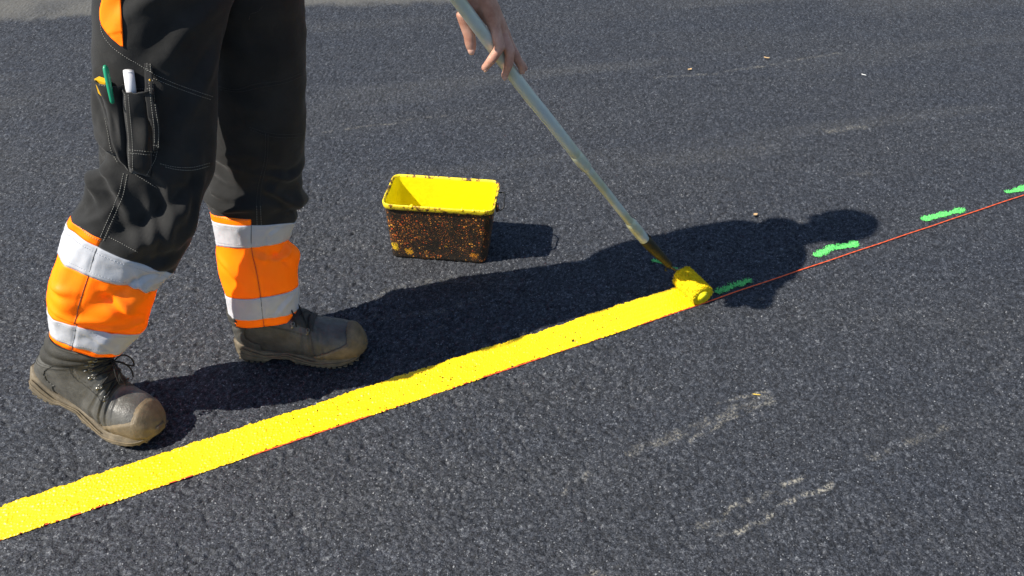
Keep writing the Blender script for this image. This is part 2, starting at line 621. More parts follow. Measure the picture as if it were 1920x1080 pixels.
def ground(x, y):
    """height of the asphalt and the tone of the stone at each point"""
    F1, F2, r1, r2, r3, ox, oy = worley(x, y, 0.0072, 3)
    edge = sstep(0.0, 0.42, F2 - F1)
    an = r2 * 2 * math.pi
    tilt = (ox * np.cos(an) + oy * np.sin(an)) * 0.0026 * r3
    h = edge * 0.0022 + (r1 - 0.5) * 0.0022 + tilt * edge
    G1, G2, q1, q2, q3, _, _ = worley(x + 3.1, y - 1.7, 0.0047, 21)
    h = h + sstep(0, 0.4, G2 - G1) * 0.0007 + (q1 - 0.5) * 0.0009
    h = h + noise2(x * 28, y * 28, 4) * 0.0008
    void = noise2(x * 120, y * 120, 14) + 0.45 * noise2(x * 31, y * 31, 15)
    open_ = 0.35 + 0.65 * sstep(-0.3, 0.5, noise2(x * 1.4 + 3, y * 1.4, 16) - 0.55 * (y - 1.4))
    h = h - 0.0046 * sstep(0.52, 0.80, void) * open_
    tone = 0.62 * _hash(np.floor(r1 * 1e6), np.floor(r2 * 1e6), np.zeros_like(x), 9) + 0.38 * q2
    tone = np.where(r2 > 0.975, np.maximum(tone, 0.80 + 0.2 * r3), tone)
    tone = np.where(q3 > 0.985, np.maximum(tone, 0.84 + 0.16 * q1), tone)
    return h - 0.0012, tone


def axis(dense, lo, hi, far):
    a = []
    s = dense[1] - dense[0]; p = dense[0]
    while p > lo:
        s *= 1.35; p -= s; a.append(max(p, lo))
    b = []
    s = dense[-1] - dense[-2]; p = dense[-1]
    while p < hi:
        s *= 1.35; p += s; b.append(min(p, hi))
    return np.array(a[::-1] + list(dense) + b)


def seg_dist(x, y, P):
    d = np.full(x.shape, 9.0)
    for (a, b) in zip(P[:-1], P[1:]):
        ab = b - a
        t = np.clip(((x - a[0]) * ab[0] + (y - a[1]) * ab[1]) / (ab @ ab), 0, 1)
        d = np.minimum(d, np.hypot(x - a[0] - t * ab[0], y - a[1] - t * ab[1]))
    return d


def build_ground():
    xs = axis(np.arange(-2.5, 2.5, 0.0038), -220, 220, 0)
    yd = [0.72]
    while yd[-1] < 4.25:
        yd.append(yd[-1] + 0.0033 + max(0, yd[-1] - 1.3) * 0.0017)
    ys = axis(np.array(yd), -220, 220, 0)
    X, Y = np.meshgrid(xs, ys)
    h, tone = ground(X, Y)
    dxs = np.gradient(xs)[None, :]; dys = np.gradient(ys)[:, None]
    fade = 1 - sstep(0.009, 0.03, np.maximum(dxs + 0 * Y, dys + 0 * X))
    Z = h * fade
    tone = 0.45 + (tone - 0.45) * fade
    # dry scuffs and dust streaks left on the fresh surface
    dust = np.zeros(X.shape)
    def streak(pts, w, a):
        P = [gp(*p)[:2] for p in pts]
        lo = np.min(P, axis=0) - 0.1; hi = np.max(P, axis=0) + 0.1
        i0, i1 = np.searchsorted(ys, [lo[1], hi[1]]); j0, j1 = np.searchsorted(xs, [lo[0], hi[0]])
        x, y = X[i0:i1, j0:j1], Y[i0:i1, j0:j1]
        if x.size == 0: return
        d = seg_dist(x + noise2(x * 40, y * 40, 5) * 0.006, y + noise2(x * 40, y * 40, 6) * 0.006, P)
        v = a * (1 - sstep(w * 0.25, w, d)) * np.clip(0.55 + 0.9 * noise2(x * 55, y * 55, 8), 0, 1)
        dust[i0:i1, j0:j1] = np.maximum(dust[i0:i1, j0:j1], v)
    for pts, w, a in [(p_, w_ * 0.85, a_) for p_, w_, a_ in [
        ([(1340, 967), (1400, 942), (1460, 915), (1512, 892)], 0.010, 1.0),
        ([(1325, 1012), (1370, 998), (1430, 980), (1470, 945), (1558, 908)], 0.011, 1.0),
        ([(1430, 970), (1450, 965)], 0.014, 1.0),
        ([(1310, 985), (1360, 975)], 0.014, 0.5),
        ([(1180, 850), (1260, 820), (1330, 790), (1440, 745)], 0.022, 0.5),
        ([(1350, 757), (1400, 742), (1440, 735)], 0.008, 0.6),
        ([(1290, 830), (1370, 785), (1450, 752)], 0.008, 0.7),
        ([(1055, 925), (1085, 905), (1100, 888)], 0.012, 0.55),
        ([(1100, 1075), (1160, 1068)], 0.016, 0.7),
        ([(1630, 860), (1700, 832), (1770, 800)], 0.016, 0.35),
        ([(1550, 245), (1620, 238)], 0.028, 0.55),
        ([(1410, 282), (1460, 268)], 0.025, 0.4),
        ([(1230, 145), (1330, 140), (1440, 122), (1580, 98)], 0.014, 0.5),
        ([(600, 250), (690, 236), (760, 230)], 0.010, 0.55), ([(760, 225), (840, 217)], 0.010, 0.5),
        ([(720, 595), (820, 585), (900, 560)], 0.02, 0.4), ([(690, 560), (780, 535), (860, 520)], 0.03, 0.3),
        ([(820, 612), (835, 609)], 0.006, 0.9),
        ([(1590, 330), (1640, 322)], 0.03, 0.25), ([(1500, 420), (1560, 400)], 0.02, 0.25),
        ([(560, 640), (700, 590)], 0.03, 0.3),
        ([(300, 500), (380, 560)], 0.02, 0.2),
    ]]:
        streak(pts, w, a)
    # fine grit dusted in long thin bands as the roller left it
    band = np.clip(noise2(X * 1.1 + Y * 0.5, Y * 9 - X * 2.0, 31) - 0.25, 0, 1) * 0.22 * sstep(1.9, 2.8, Y) * fade
    dust = np.maximum(dust, band)
    # older, paler surface beyond the fresh mat
    bp = np.array([gp(*p)[:2] for p in ((-60, 42), (0, 38), (180, 29), (600, 14), (860, 3))])
    yb = np.interp(X, bp[:, 0], bp[:, 1]) + (noise2(X * 2.2, Y * 2.2, 41) * 0.03 + noise2(X * 20, Y * 20, 42) * 0.02) * fade
    yb = yb + np.clip(X - bp[-1, 0], 0, 9) * 0.25
    old = sstep(-0.04, 0.05, Y - yb) * (0.75 + 0.25 * noise2(X * 6, Y * 6, 43) * fade)
    ny, nx = X.shape
    me = bpy.data.meshes.new('asphalt')
    V = np.stack([X, Y, Z], -1).reshape(-1, 3).astype(np.float32)
    idx = np.arange(ny * nx).reshape(ny, nx)
    F = np.stack([idx[:-1, :-1], idx[:-1, 1:], idx[1:, 1:], idx[1:, :-1]], -1).reshape(-1, 4)
    me.vertices.add(len(V)); me.vertices.foreach_set('co', V.ravel())
    me.loops.add(F.size); me.loops.foreach_set('vertex_index', F.ravel().astype(np.int32))
    me.polygons.add(len(F)); me.polygons.foreach_set('loop_start', np.arange(0, F.size, 4, dtype=np.int32))
    me.update()
    for nm, arr in (('tone', tone), ('dust', dust), ('old', old)):
        at_ = me.attributes.new(nm, 'FLOAT', 'POINT')
        at_.data.foreach_set('value', arr.ravel().astype(np.float32))
    o = link_mesh('asphalt', me, M_ASPH)
    tag(o, 'fresh dark asphalt surface in full sun', kind='structure')
    return o


build_ground()

# ------------------------------------------------------------------ the painted line, string and spray marks
LINE_O = np.array([-1.055, 0.979]); LINE_D = nrm([2.71, 1.273]); LINE_N = np.array([-LINE_D[1], LINE_D[0]])
ROLL_C = gp(1303, 541, 0.030)                       # middle of the roller
ROLL_U = float((ROLL_C[:2] - LINE_O) @ LINE_D)


def uv_xy(u, v): return LINE_O[0] + LINE_D[0] * u + LINE_N[0] * v, LINE_O[1] + LINE_D[1] * u + LINE_N[1] * v


def cells(name, X, Y, Z, keep, mat, parent=None):
    """sheet of grid cells, only the kept ones"""
    ny, nx = X.shape
    used = np.zeros((ny, nx), bool)
    ii, jj = np.nonzero(keep)
    for a in (0, 1):
        for b in (0, 1): used[ii + a, jj + b] = True
    idx = -np.ones((ny, nx), int); idx[used] = np.arange(used.sum())
    V = np.stack([X[used], Y[used], Z[used]], -1)
    F = np.stack([idx[ii, jj], idx[ii, jj + 1], idx[ii + 1, jj + 1], idx[ii + 1, jj]], -1)
    me = bpy.data.meshes.new(name)
    me.from_pydata(V.tolist(), [], F.tolist()); me.update()
    return link_mesh(name, me, mat, parent)


def build_line():
    s = 0.0016
    us = np.concatenate([np.arange(-1.6, -0.12, 0.008), np.arange(-0.12, ROLL_U + 0.012, s)])
    vsq = np.arange(-0.0105, 0.108, s)
    U, V = np.meshgrid(us, vsq)
    X, Y = uv_xy(U, V)
    h, _ = ground(X, Y)
    hs = np.maximum(h, -0.0004)
    Z = 0.70 * hs + 0.0021 + 0.0003 * noise2(X * 60, Y * 60, 51)
    top = 0.0925 + 0.0026 * noise2(U * 9, 0 * U, 52) + 0.0022 * noise2(U * 55, V * 25, 53) + 0.0016 * noise2(U * 190, V * 90, 54) + 0.004 * sstep(0.55, 0.8, np.sin(U * 3.2 - 0.8)) * 0
    low = -0.0046 + 0.0034 * np.clip(noise2(U * 7, 0 * U + 3, 55) * 2, 0, 1) + 0.0009 * noise2(U * 150, V * 60, 56)
    low = np.where(noise2(U * 3.1, 0 * U, 57) > 0.35, low - 0.0022, low)
    keep = (V < top) & (V > low)
    edge = np.minimum(top - V, V - low)
    pits = (noise2(X * 200, Y * 200, 58) + 0.50 * noise2(X * 11, Y * 11, 59) + np.clip(-h * 120, -0.2, 0.25) > 1.40) | ((noise2(X * 330, Y * 330, 60) > 0.93) & (noise2(X * 9, Y * 9, 61) > 0.2) & (h < -0.0004))
    keep &= ~pits
    keep &= ~((edge < 0.003) & (h < -0.0018))
    # fresh end under the roller
    keep &= U < ROLL_U + 0.004 * noise2(V * 120, U * 0, 62)
    Z = Z - 0.0012 * (1 - sstep(0.0, 0.004, edge)) * (V > 0.02) + 0.0016 * np.exp(-((V + 0.001) / 0.0035) ** 2)
    Z = Z + 0.0011 * sstep(0.2, 0.9, noise2(U * 1.3, V * 130, 63)) + 0.0007 * np.exp(-((V - 0.0865) / 0.0035) ** 2)   # lap ridges of the roller passes
    o = cells('painted_line', X, Y, Z, keep[:-1, :-1] & keep[1:, 1:] & keep[1:, :-1] & keep[:-1, 1:], M_PAINT)
    tag(o, 'wet yellow painted line with ragged edges across the dark asphalt', 'road marking')


build_line()

# taut string along the lower edge of the line
us = np.arange(-1.8, 6.0, 0.012)
sx, sy = uv_xy(us, -0.0012 + 0.0004 * np.sin(us * 31))
mb = MB()
for k in range(2):
    ph = us * 2 * math.pi / 0.05 + k * math.pi
    P = np.stack([sx + np.cos(ph) * 0.0006 * LINE_N[0], sy + np.cos(ph) * 0.0006 * LINE_N[1], 0.0048 - 0.0026 * (1 - sstep(ROLL_U - 0.05, ROLL_U + 0.12, us)) + np.sin(ph) * 0.0006], -1)
    mb.tube(P, 0.0013, 6)
tag(mb.build('marking_string', M_STRING), 'thin taut red-orange string along the edge of the yellow line', 'string')


def spray(pts, w, dens, label, seed):
    P = [gp(*p)[:2] for p in pts]
    lo = np.min(P, axis=0) - 0.05; hi = np.max(P, axis=0) + 0.05
    X, Y = np.meshgrid(np.arange(lo[0], hi[0], 0.0017), np.arange(lo[1], hi[1], 0.0017))
    d = seg_dist(X, Y, P)
    h, _ = ground(X, Y)
    d = d + 0.0045 * noise2(X * 45, Y * 45, seed + 3)
    pr = dens * (1 - sstep(0.0, w * 1.25, d))
    v = noise2(X * 420, Y * 420, seed) * 0.40 + 0.5 + 0.14 * noise2(X * 90, Y * 90, seed + 5) + np.clip(h * 110, -0.3, 0.2)
    pr = np.where(d > w * 1.25, -1, pr)
    keep = (v > 1.0 - pr)[:-1, :-1]
    o = cells('spray_mark', X, Y, h + 0.0015, keep, M_GREEN)
    tag(o, label, 'spray mark', 'green spray marks beside the string')


spray([(1345, 549), (1375, 536), (1404, 527)], 0.014, 1.05, 'green sprayed dash in the shadow just ahead of the paint roller', 71)
spray([(1530, 478), (1562, 466), (1604, 458)], 0.0150, 1.45, 'green sprayed dash just below the shadow of the head', 72)
spray([(1733, 411), (1770, 402), (1802, 396)], 0.0150, 1.5, 'green sprayed dash right of the shadow, fully in sun beside the string', 73)
spray([(1890, 361), (1925, 352), (1960, 346)], 0.014, 1.45, 'green sprayed dash cut by the right edge of the photo', 74)
spray([(1228, 490), (1262, 502), (1277, 512)], 0.011, 0.8, 'faint green sprayed dash under the roller handle', 75)


# small litter
def chip(name, px, py, lx, ly, ang, mat, label, cat, curl=0.25):
    c = gp(px, py); n = 7
    a = np.array([math.cos(ang), math.sin(ang), 0]); b = np.array([-a[1], a[0], 0])
    P = np.zeros((n, 5, 3))
    for i in range(n):
        t = i / (n - 1) * 2 - 1
        w = math.sqrt(max(0.03, 1 - t * t)) * (1 + 0.25 * math.sin(3 * t + px))
        for j in range(5):
            s_ = j / 2 - 1
            P[i, j] = c + a * t * lx + b * s_ * ly * w + np.array([0, 0, 0.004 + curl * ly * (s_ * s_ + 0.5 * t * t)])
    f = [(i * 5 + j, i * 5 + j + 1, (i + 1) * 5 + j + 1, (i + 1) * 5 + j) for i in range(n - 1) for j in range(4)]
    o = mesh(name, P.reshape(-1, 3), f, mat)
    m = o.modifiers.new('thickness', 'SOLIDIFY'); m.thickness = 0.0008
    tag(o, label, cat)


chip('leaf_fragment', 1293, 133, 0.009, 0.006, 0.3, M_LEAF, 'small pale leaf fragment right of the hand, lower left of two', 'litter', 0.7)
chip('leaf_fragment', 1437, 111, 0.012, 0.005, -0.4, M_LEAF, 'small pale leaf fragment far right of the hand, upper right of two', 'litter', 0.7)
chip('leaf_fragment', 1416, 405, 0.008, 0.005, 0.5, M_LEAF, 'tiny orange-brown leaf fragment above the shoulder of the shadow', 'litter', 0.6)
chip('straw', 1418, 742, 0.010, 0.0022, -0.15, M_STRAW, 'short yellow straw lying on the asphalt in the lower right', 'litter', 0.3)
chip('paper_scrap', 1619, 142, 0.010, 0.0028, -0.6, M_PAPER, 'tiny white scrap on the asphalt in the upper right', 'litter', 0.3)

# ------------------------------------------------------------------ the bucket
def rrect(cx, cy, w, d, r, yaw, z, n=8):
    pts = []
    for (sx_, sy_, a0) in ((1, 1, 0), (-1, 1, 90), (-1, -1, 180), (1, -1, 270)):
        for k in range(n + 1):
            a = R(a0 + 90 * k / n)
            pts.append((sx_ * (w / 2 - r) + r * math.cos(a), sy_ * (d / 2 - r) + r * math.sin(a)))
    # extra points along the straight runs
    out = []
    for i in range(len(pts)):
        a = np.array(pts[i]); b = np.array(pts[(i + 1) % len(pts)])
        out.append(a)
        if np.linalg.norm(b - a) > 0.03:
            m = 12
            for k in range(1, m): out.append(a + (b - a) * k / m)
    out = np.array(out)
    c, s_ = math.cos(yaw), math.sin(yaw)
    return np.stack([cx + out[:, 0] * c - out[:, 1] * s_, cy + out[:, 0] * s_ + out[:, 1] * c, np.full(len(out), z)], -1)


def build_bucket():
    yaw = R(-6.6); H = 0.205
    bx0, by0, tx, ty = -0.209, 1.970, -0.1965, 1.962
    root = empty('paint_bucket', (bx0, by0, 0))
    tag(root, 'black rectangular paint bucket with yellow inside and orange spatters', 'bucket')
    def lev(z, grow=0.0):
        t = z / H
        return rrect(bx0 + (tx - bx0) * t, by0 + (ty - by0) * t, 0.279 + (0.306 - 0.279) * t + 2 * grow, 0.118 + (0.150 - 0.118) * t + 2 * grow, 0.021 + grow, yaw, z)
    def ring_loft(rs, name, mat, wob=0.0, closed_bottom=None, flipn=False):
        rs = np.array(rs)
        if wob:
            rs = rs + wob * np.stack([noise3(rs[..., 0] * 60, rs[..., 1] * 60, rs[..., 2] * 60, 81), noise3(rs[..., 0] * 60, rs[..., 1] * 60, rs[..., 2] * 60, 82), noise3(rs[..., 0] * 45, rs[..., 1] * 45, rs[..., 2] * 45, 83)], -1)
        n = rs.shape[1]; v = rs.reshape(-1, 3); f = []
        for i in range(len(rs) - 1):
            for j in range(n):
                k = (j + 1) % n
                q = (i * n + j, i * n + k, (i + 1) * n + k, (i + 1) * n + j)
                f.append(q[::-1] if flipn else q)
        if closed_bottom is not None:
            q = tuple(closed_bottom * n + j for j in range(n))
            f.append(q)
        return mesh(name, v, f, mat, root)
    # outer shell
    sh = [lev(0.004, -0.012), lev(0.001, -0.004), lev(0.004, 0.0), lev(0.012, 0.001)] + [lev(z) for z in np.linspace(0.02, H - 0.016, 10)]
    ring_loft(sh, 'shell', M_BUCKET, 0.0006, 0)
    # flared rim with crusted paint
    rim = [lev(H - 0.0165, -0.001), lev(H - 0.017, 0.003), lev(H - 0.015, 0.0046), lev(H - 0.006, 0.0050), lev(H - 0.0012, 0.0047), lev(H + 0.0006, 0.0036), lev(H + 0.0006, 0.0016), lev(H - 0.002, -0.0006), lev(H - 0.006, -0.0018)]
    rim_o = ring_loft(rim, 'rim', M_RIM, 0.0005)
    # paint lining of the inside
    ins = [lev(z, -0.0032) for z in np.linspace(H - 0.004, 0.02, 10)] + [lev(0.010, -0.010), lev(0.008, -0.02)]
    ring_loft(ins, 'paint_lining', M_LINING, 0.0007, len(ins) - 1)
    # dried runs over the front of the rim
    c, s_ = math.cos(yaw), math.sin(yaw)
    fx = np.array([c, s_, 0]); fy = np.array([-s_, c, 0])
    mbd = MB()
    for t in np.linspace(-0.142, 0.138, 9):
        t += random.uniform(-0.010, 0.010)
        if random.random() < 0.25: continue
        ln = random.choice([0.004, 0.006, 0.008, 0.013])
        base = np.array([tx, ty, H]) + fx * t - fy * (0.075 + 0.0045)
        P = [base + fy * 0.004 + np.array([0, 0, 0.001]), base - fy * 0.0004, base - fy * 0.0012 + np.array([0, 0, -ln * 0.6]), base - fy * 0.0008 + np.array([0, 0, -ln])]
        mbd.tube(P, np.array([0.0030, 0.0032, 0.0026, 0.0018]) * random.uniform(0.6, 1.5), 8, flat=0.3)
    tag(mbd.build('paint_run', M_PAINT, rim_o), kind='stuff')
    # wire bail hanging at the right end, with its ear
    rx = np.array([tx, ty, H]) + fx * 0.150
    ear = MB()
    ear.box(rx + fx * 0.0105 + np.array([0, 0, -0.015]) - fy * 0.035, (fx, fy, np.array([0, 0, 1.0])), (0.004, 0.008, 0.010))
    ear.build('bail_ear', M_BUCKET, root)
    pts = [rx + fx * 0.010 - fy * 0.035 + np.array([0, 0, -0.018]), rx + fx * 0.020 - fy * 0.038 + np.array([0, 0, -0.022]), rx + fx * 0.027 - fy * 0.034 + np.array([0, 0, -0.016]),
           rx + fx * 0.0275 - fy * 0.010 + np.array([0, 0, -0.006]), rx + fx * 0.026 + fy * 0.02 + np.array([0, 0, -0.004]), rx + fx * 0.018 + fy * 0.036 + np.array([0, 0, -0.012]), rx + fx * 0.008 + fy * 0.037 + np.array([0, 0, -0.014])]
    mesh('bail', *tube(spline(pts, 40), 0.0021, 8), M_BLKWIRE, root)


build_bucket()

# ------------------------------------------------------------------ roller and telescopic pole
AX = np.array([LINE_N[0], LINE_N[1], 0.0]); LD3 = np.array([LINE_D[0], LINE_D[1], 0.0]); ZUP = np.array([0, 0, 1.0])
RC = np.array([*uv_xy(ROLL_U, 0.048), 0.030])
rod_in = RC + AX * 0.054
HAND_Y = 1.48
hand_p = at(927, 92, HAND_Y)                        # the pole where the right hand grips it
pn = nrm(np.cross(np.append((rod_in - hand_p)[:2], 0), ZUP))   # normal of the upright plane that holds the pole


def on_pole(px, py):
    d = ray(px, py)
    return EYE + d * (((hand_p - EYE) @ pn) / (d @ pn))


def build_roller():
    root = empty('paint_roller', (RC[0], RC[1], 0))
    tag(root, 'yellow paint-soaked roller on a long dull aluminium pole', 'paint roller')
    # nap sleeve
    na, nl = 120, 64
    r0 = 0.0315
    P = np.zeros((nl + 8, na, 3))
    an = np.linspace(0, 2 * math.pi, na, endpoint=False)
    prof = [(-0.049, 0.35), (-0.0495, 0.55), (-0.0497, 0.75), (-0.049, 0.90)] + [(x, 1.0 - 0.05 * (abs(x) / 0.046) ** 8) for x in np.linspace(-0.046, 0.046, nl)] + [(0.049, 0.90), (0.0497, 0.75), (0.0495, 0.55), (0.049, 0.35)]
    for i, (x, k) in enumerate(prof):
        X, Yq = x * 95 + 0 * an, an
        nz = noise3(np.cos(an) * 4.2, np.sin(an) * 4.2, X * 1.0, 91) * 0.0009 + noise3(np.cos(an) * 11, np.sin(an) * 11, X * 2.4, 92) * 0.0016
        r = r0 * k + (nz if k > 0.7 else 0)
        P[i] = RC + AX * x + np.outer(r * np.cos(an), LD3) + np.outer(r * np.sin(an), ZUP)
        low = P[i][:, 2] < 0.003
        P[i][low, 2] = 0.003
    n, m = P.shape[:2]
    mb = MB()
    f = [(i * m + j, i * m + (j + 1) % m, (i + 1) * m + (j + 1) % m, (i + 1) * m + j) for i in range(n - 1) for j in range(m)]
    f.append(tuple(range(m))[::-1]); f.append(tuple((n - 1) * m + j for j in range(m)))
    mb.add(P.reshape(-1, 3), f)
    sl = mb.build('nap_sleeve', M_NAP, root)
    # matted tufts of nap
    tf = MB(); rr = random.Random(5)
    for _ in range(3200):
        a = rr.uniform(0, 2 * math.pi); x = rr.uniform(-0.049, 0.049)
        if math.sin(a) < -0.8: continue
        o = LD3 * math.cos(a) + ZUP * math.sin(a)
        t = nrm(o + AX * rr.uniform(-0.9, 0.9) + np.cross(AX, o) * rr.uniform(-1.0, 1.0))
        c = RC + AX * x + o * (r0 - 0.0015)
        ln = rr.uniform(0.003, 0.0065); w = rr.uniform(0.0008, 0.0018)
        s1 = nrm(np.cross(t, AX + 0.3 * o)); s2 = np.cross(t, s1)
        v = [c + s1 * w, c - 0.5 * s1 * w + 0.87 * s2 * w, c - 0.5 * s1 * w - 0.87 * s2 * w, c + t * ln]
        tf.add(v, [(0, 1, 3), (1, 2, 3), (2, 0, 3)])
    tag(tf.build('nap_tufts', M_NAP, sl, smooth=False), kind='stuff')
    # end cap on the near side
    cap = MB()
    for (x, r) in ((-0.052, 0.0165), (-0.054, 0.012)):
        cap.add(*tube([RC + AX * (x + 0.006), RC + AX * x], r, 28, caps=False))
    cap.build('end_cap', M_LINING, root)
    # pole: points of its slightly bent axis
    def run(pts, n): return spline([on_pole(*p) for p in pts], n)
    full = [(859, 0), (920, 82), (977, 160), (1034, 231), (1088, 300), (1138, 362), (1186, 423), (1211, 453), (1250, 494), (1266, 508)]
    up = on_pole(859, 0)
    d_up = nrm(on_pole(859, 0) - on_pole(977, 160))
    top_end = up + d_up * 0.22
    upper = np.vstack([[top_end, up + d_up * 0.15, up + d_up * 0.07], [on_pole(*p) for p in full[:5]]])
    mesh('pole', *tube(spline(upper, 60), 0.0125, 28), M_POLE, root)
    j0, j1 = on_pole(1080, 290), on_pole(1099, 314)
    mesh('pole_collar', *tube(np.linspace(j0, j1, 5), [0.0131, 0.0137, 0.0137, 0.0133, 0.0126], 28), M_POLE, root)
    mesh('inner_pole', *tube(run(full[4:7], 24), 0.0103, 24), M_POLE, root)
    c0, c1, c2 = on_pole(1182, 417), on_pole(1196, 434), on_pole(1213, 455)
    col = mesh('threaded_socket', *tube([c0, c0 * 0.8 + c1 * 0.2, c1, c2], [0.0124, 0.0142, 0.0142, 0.0136], 28), M_POLE, root)
    # dark ribbed handle
    h0, h1 = on_pole(1208, 449), on_pole(1257, 499)
    hp = np.array([h0 + (h1 - h0) * t for t in np.linspace(0, 1, 44)])
    t = np.linspace(0, 1, 44)
    hr = 0.0146 - 0.0050 * sstep(0.15, 1.0, t) + 0.0006 * (np.sin(t * 2 * math.pi * 13) > 0.2) * (t > 0.55) * (t < 0.92)
    hr[-3:] = 0.0058
    mesh('handle', *tube(hp, hr, 26), M_GRIP, root)
    hd = nrm(h1 - h0); hs = nrm(np.cross(hd, ZUP)); hu = np.cross(hs, hd)
    tab = MB(); tab.box(h0 + hu * 0.0125 - hd * 0.001 + hs * 0.004, (hd, hs, hu), (0.0075, 0.004, 0.004)); tab.build('locking_tab', M_BLKWIRE, root, False)
    # hanging eye of the handle, below its tip
    eye = h1 - hu * 0.010 - hd * 0.004
    ring_ = [eye + (hd * math.cos(a) + hu * math.sin(a)) * 0.0075 for a in np.linspace(0.5, 2 * math.pi - 0.9, 18)]
    mesh('hanging_eye', *tube(ring_, 0.0022, 8), M_GRIP, root)
    # wire that turns into the roller core
    w0 = h1 - hd * 0.006
    P = [w0, h1 + hd * 0.010, (h1 + rod_in) / 2 + AX * 0.003, rod_in + AX * 0.006 + ZUP * 0.006, rod_in + AX * 0.002, rod_in - AX * 0.01, RC]
    mesh('frame_wire', *tube(spline(P, 50), 0.0034, 10), M_WIRE, root)
    return top_end, d_up


POLE_TOP, POLE_UP = build_roller()

# ------------------------------------------------------------------ the worker
FACE = nrm([0.82, -0.57, 0]); SIDE = np.array([-FACE[1], FACE[0], 0])     # SIDE points to the worker's left
person = empty('person', (-0.75, 1.42, 0))
tag(person, 'worker in black work trousers with orange and silver lower legs, holding the roller pole', 'person')

# ---- trousers: two legs lofted through cross-sections
NTH = 128
TH = np.linspace(0, 2 * math.pi, NTH, endpoint=False)


def leg_grid(rows, marks, tilt, folds, seed, nring=190):
    C = []; W = []
    for (px, py, Y, hw, dr) in rows:
        c = at(px, py, Y)
        rw = hw * depth(c) / CAM_F
        C.append(c); W.append((rw, rw * dr))
    C = np.array(C); W = np.array(W)
    d = np.concatenate([[0], np.cumsum(np.linalg.norm(np.diff(C, axis=0), axis=1))])
    L = d[-1]
    mt = [d[m] for m in marks]
    tt = np.unique(np.concatenate([np.linspace(0, L, nring), mt]))
    # keep the exact mark rows, drop near-duplicates
    keep = [0]
    for i in range(1, len(tt)):
        near = any(abs(tt[i] - q) < 0.0012 and tt[i] != q for q in mt)
        if not near: keep.append(i)
    tt = tt[keep]
    c = spline_at(C, d, tt); w = spline_at(W, d, tt)
    ax = np.gradient(spline_at(C, d, np.linspace(0, L, 60)), axis=0)
    k = np.ones(9) / 9.0
    axp = np.vstack([np.repeat(ax[:1], 4, 0), ax, np.repeat(ax[-1:], 4, 0)])
    axs = np.stack([np.convolve(axp[:, q], k, 'valid') for q in range(3)], -1)
    T = np.stack([np.interp(tt, np.linspace(0, L, 60), axs[:, q]) for q in range(3)], -1)
    T /= np.linalg.norm(T, axis=1)[:, None]
    P = np.zeros((len(tt), NTH, 3))
    for i in range(len(tt)):
        v = nrm(EYE - c[i])
        S = nrm(np.cross(T[i], v))
        if S[0] < 0: S = -S
        D = np.cross(S, T[i]); D = D if D @ v > 0 else -D
        Dt = D - T[i] * tilt
        cc = np.sign(np.cos(TH)) * np.abs(np.cos(TH)) ** 0.92; ss = np.sign(np.sin(TH)) * np.abs(np.sin(TH)) ** 0.92
        P[i] = c[i] + np.outer(cc * w[i, 0], S) + np.outer(ss * w[i, 1], Dt)
    Gd = Grid(P)
    # outward normals
    cen = P.mean(1, keepdims=True)
    if ((P - cen) * Gd.N).sum() < 0: Gd.flip()
    s = tt[:, None] + 0 * TH[None]; th = TH[None] + 0 * s
    disp = folds(s, th, mt, seed)
    P2 = P + Gd.N * disp[..., None]
    G2 = Grid(P2)
    if ((P2 - P2.mean(1, keepdims=True)) * G2.N).sum() < 0: G2.flip()
    rowidx = [int(np.argmin(np.abs(tt - q))) for q in mt]
    return G2, tt, rowidx, L


def rid(x):
    return 1 - np.abs(x) * 2


def bumpf(s, th, s0, t0, ls, lt, ang, amp):
    """one fold: a ridge around (s0, t0), ls long and lt wide, turned by ang"""
    ds = s - s0; dt = (np.mod(th - t0 + math.pi, 2 * math.pi) - math.pi) * 0.10
    a = ds * math.cos(ang) + dt * math.sin(ang); b = -ds * math.sin(ang) + dt * math.cos(ang)
    return amp * np.exp(-(a / ls) ** 2 - (b / lt) ** 2)


def cloth(s, th, seed, ang, f1, f2):
    """running creases: warped ridges slanting round the leg"""
    x = np.cos(th); y = np.sin(th)
    k = s + 0.05 * ang * np.sin(th + 0.6) + 0.02 * noise3(x * 1.5, y * 1.5, s * 9, seed + 7)
    n = noise3(x * 0.9 + k * f2, y * 0.9, k * f1, seed)
    r1 = 1 - 2 * np.abs(noise3(x * 1.3 + k * f2, y * 1.3, k * f1 * 0.8 + 4, seed + 2))
    m = noise3(x * 2.6, y * 2.6 + k * f2, k * f1 * 1.7, seed + 1)
    r2 = 1 - 2 * np.abs(noise3(x * 2.2 + 5, y * 2.2, k * f1 * 1.6, seed + 4))
    gate = np.clip(0.5 + 1.2 * noise3(x * 1.2, y * 1.2, s * 7, seed + 9), 0, 1)
    return n + 0.9 * r1 * gate, m + 0.8 * r2 * gate


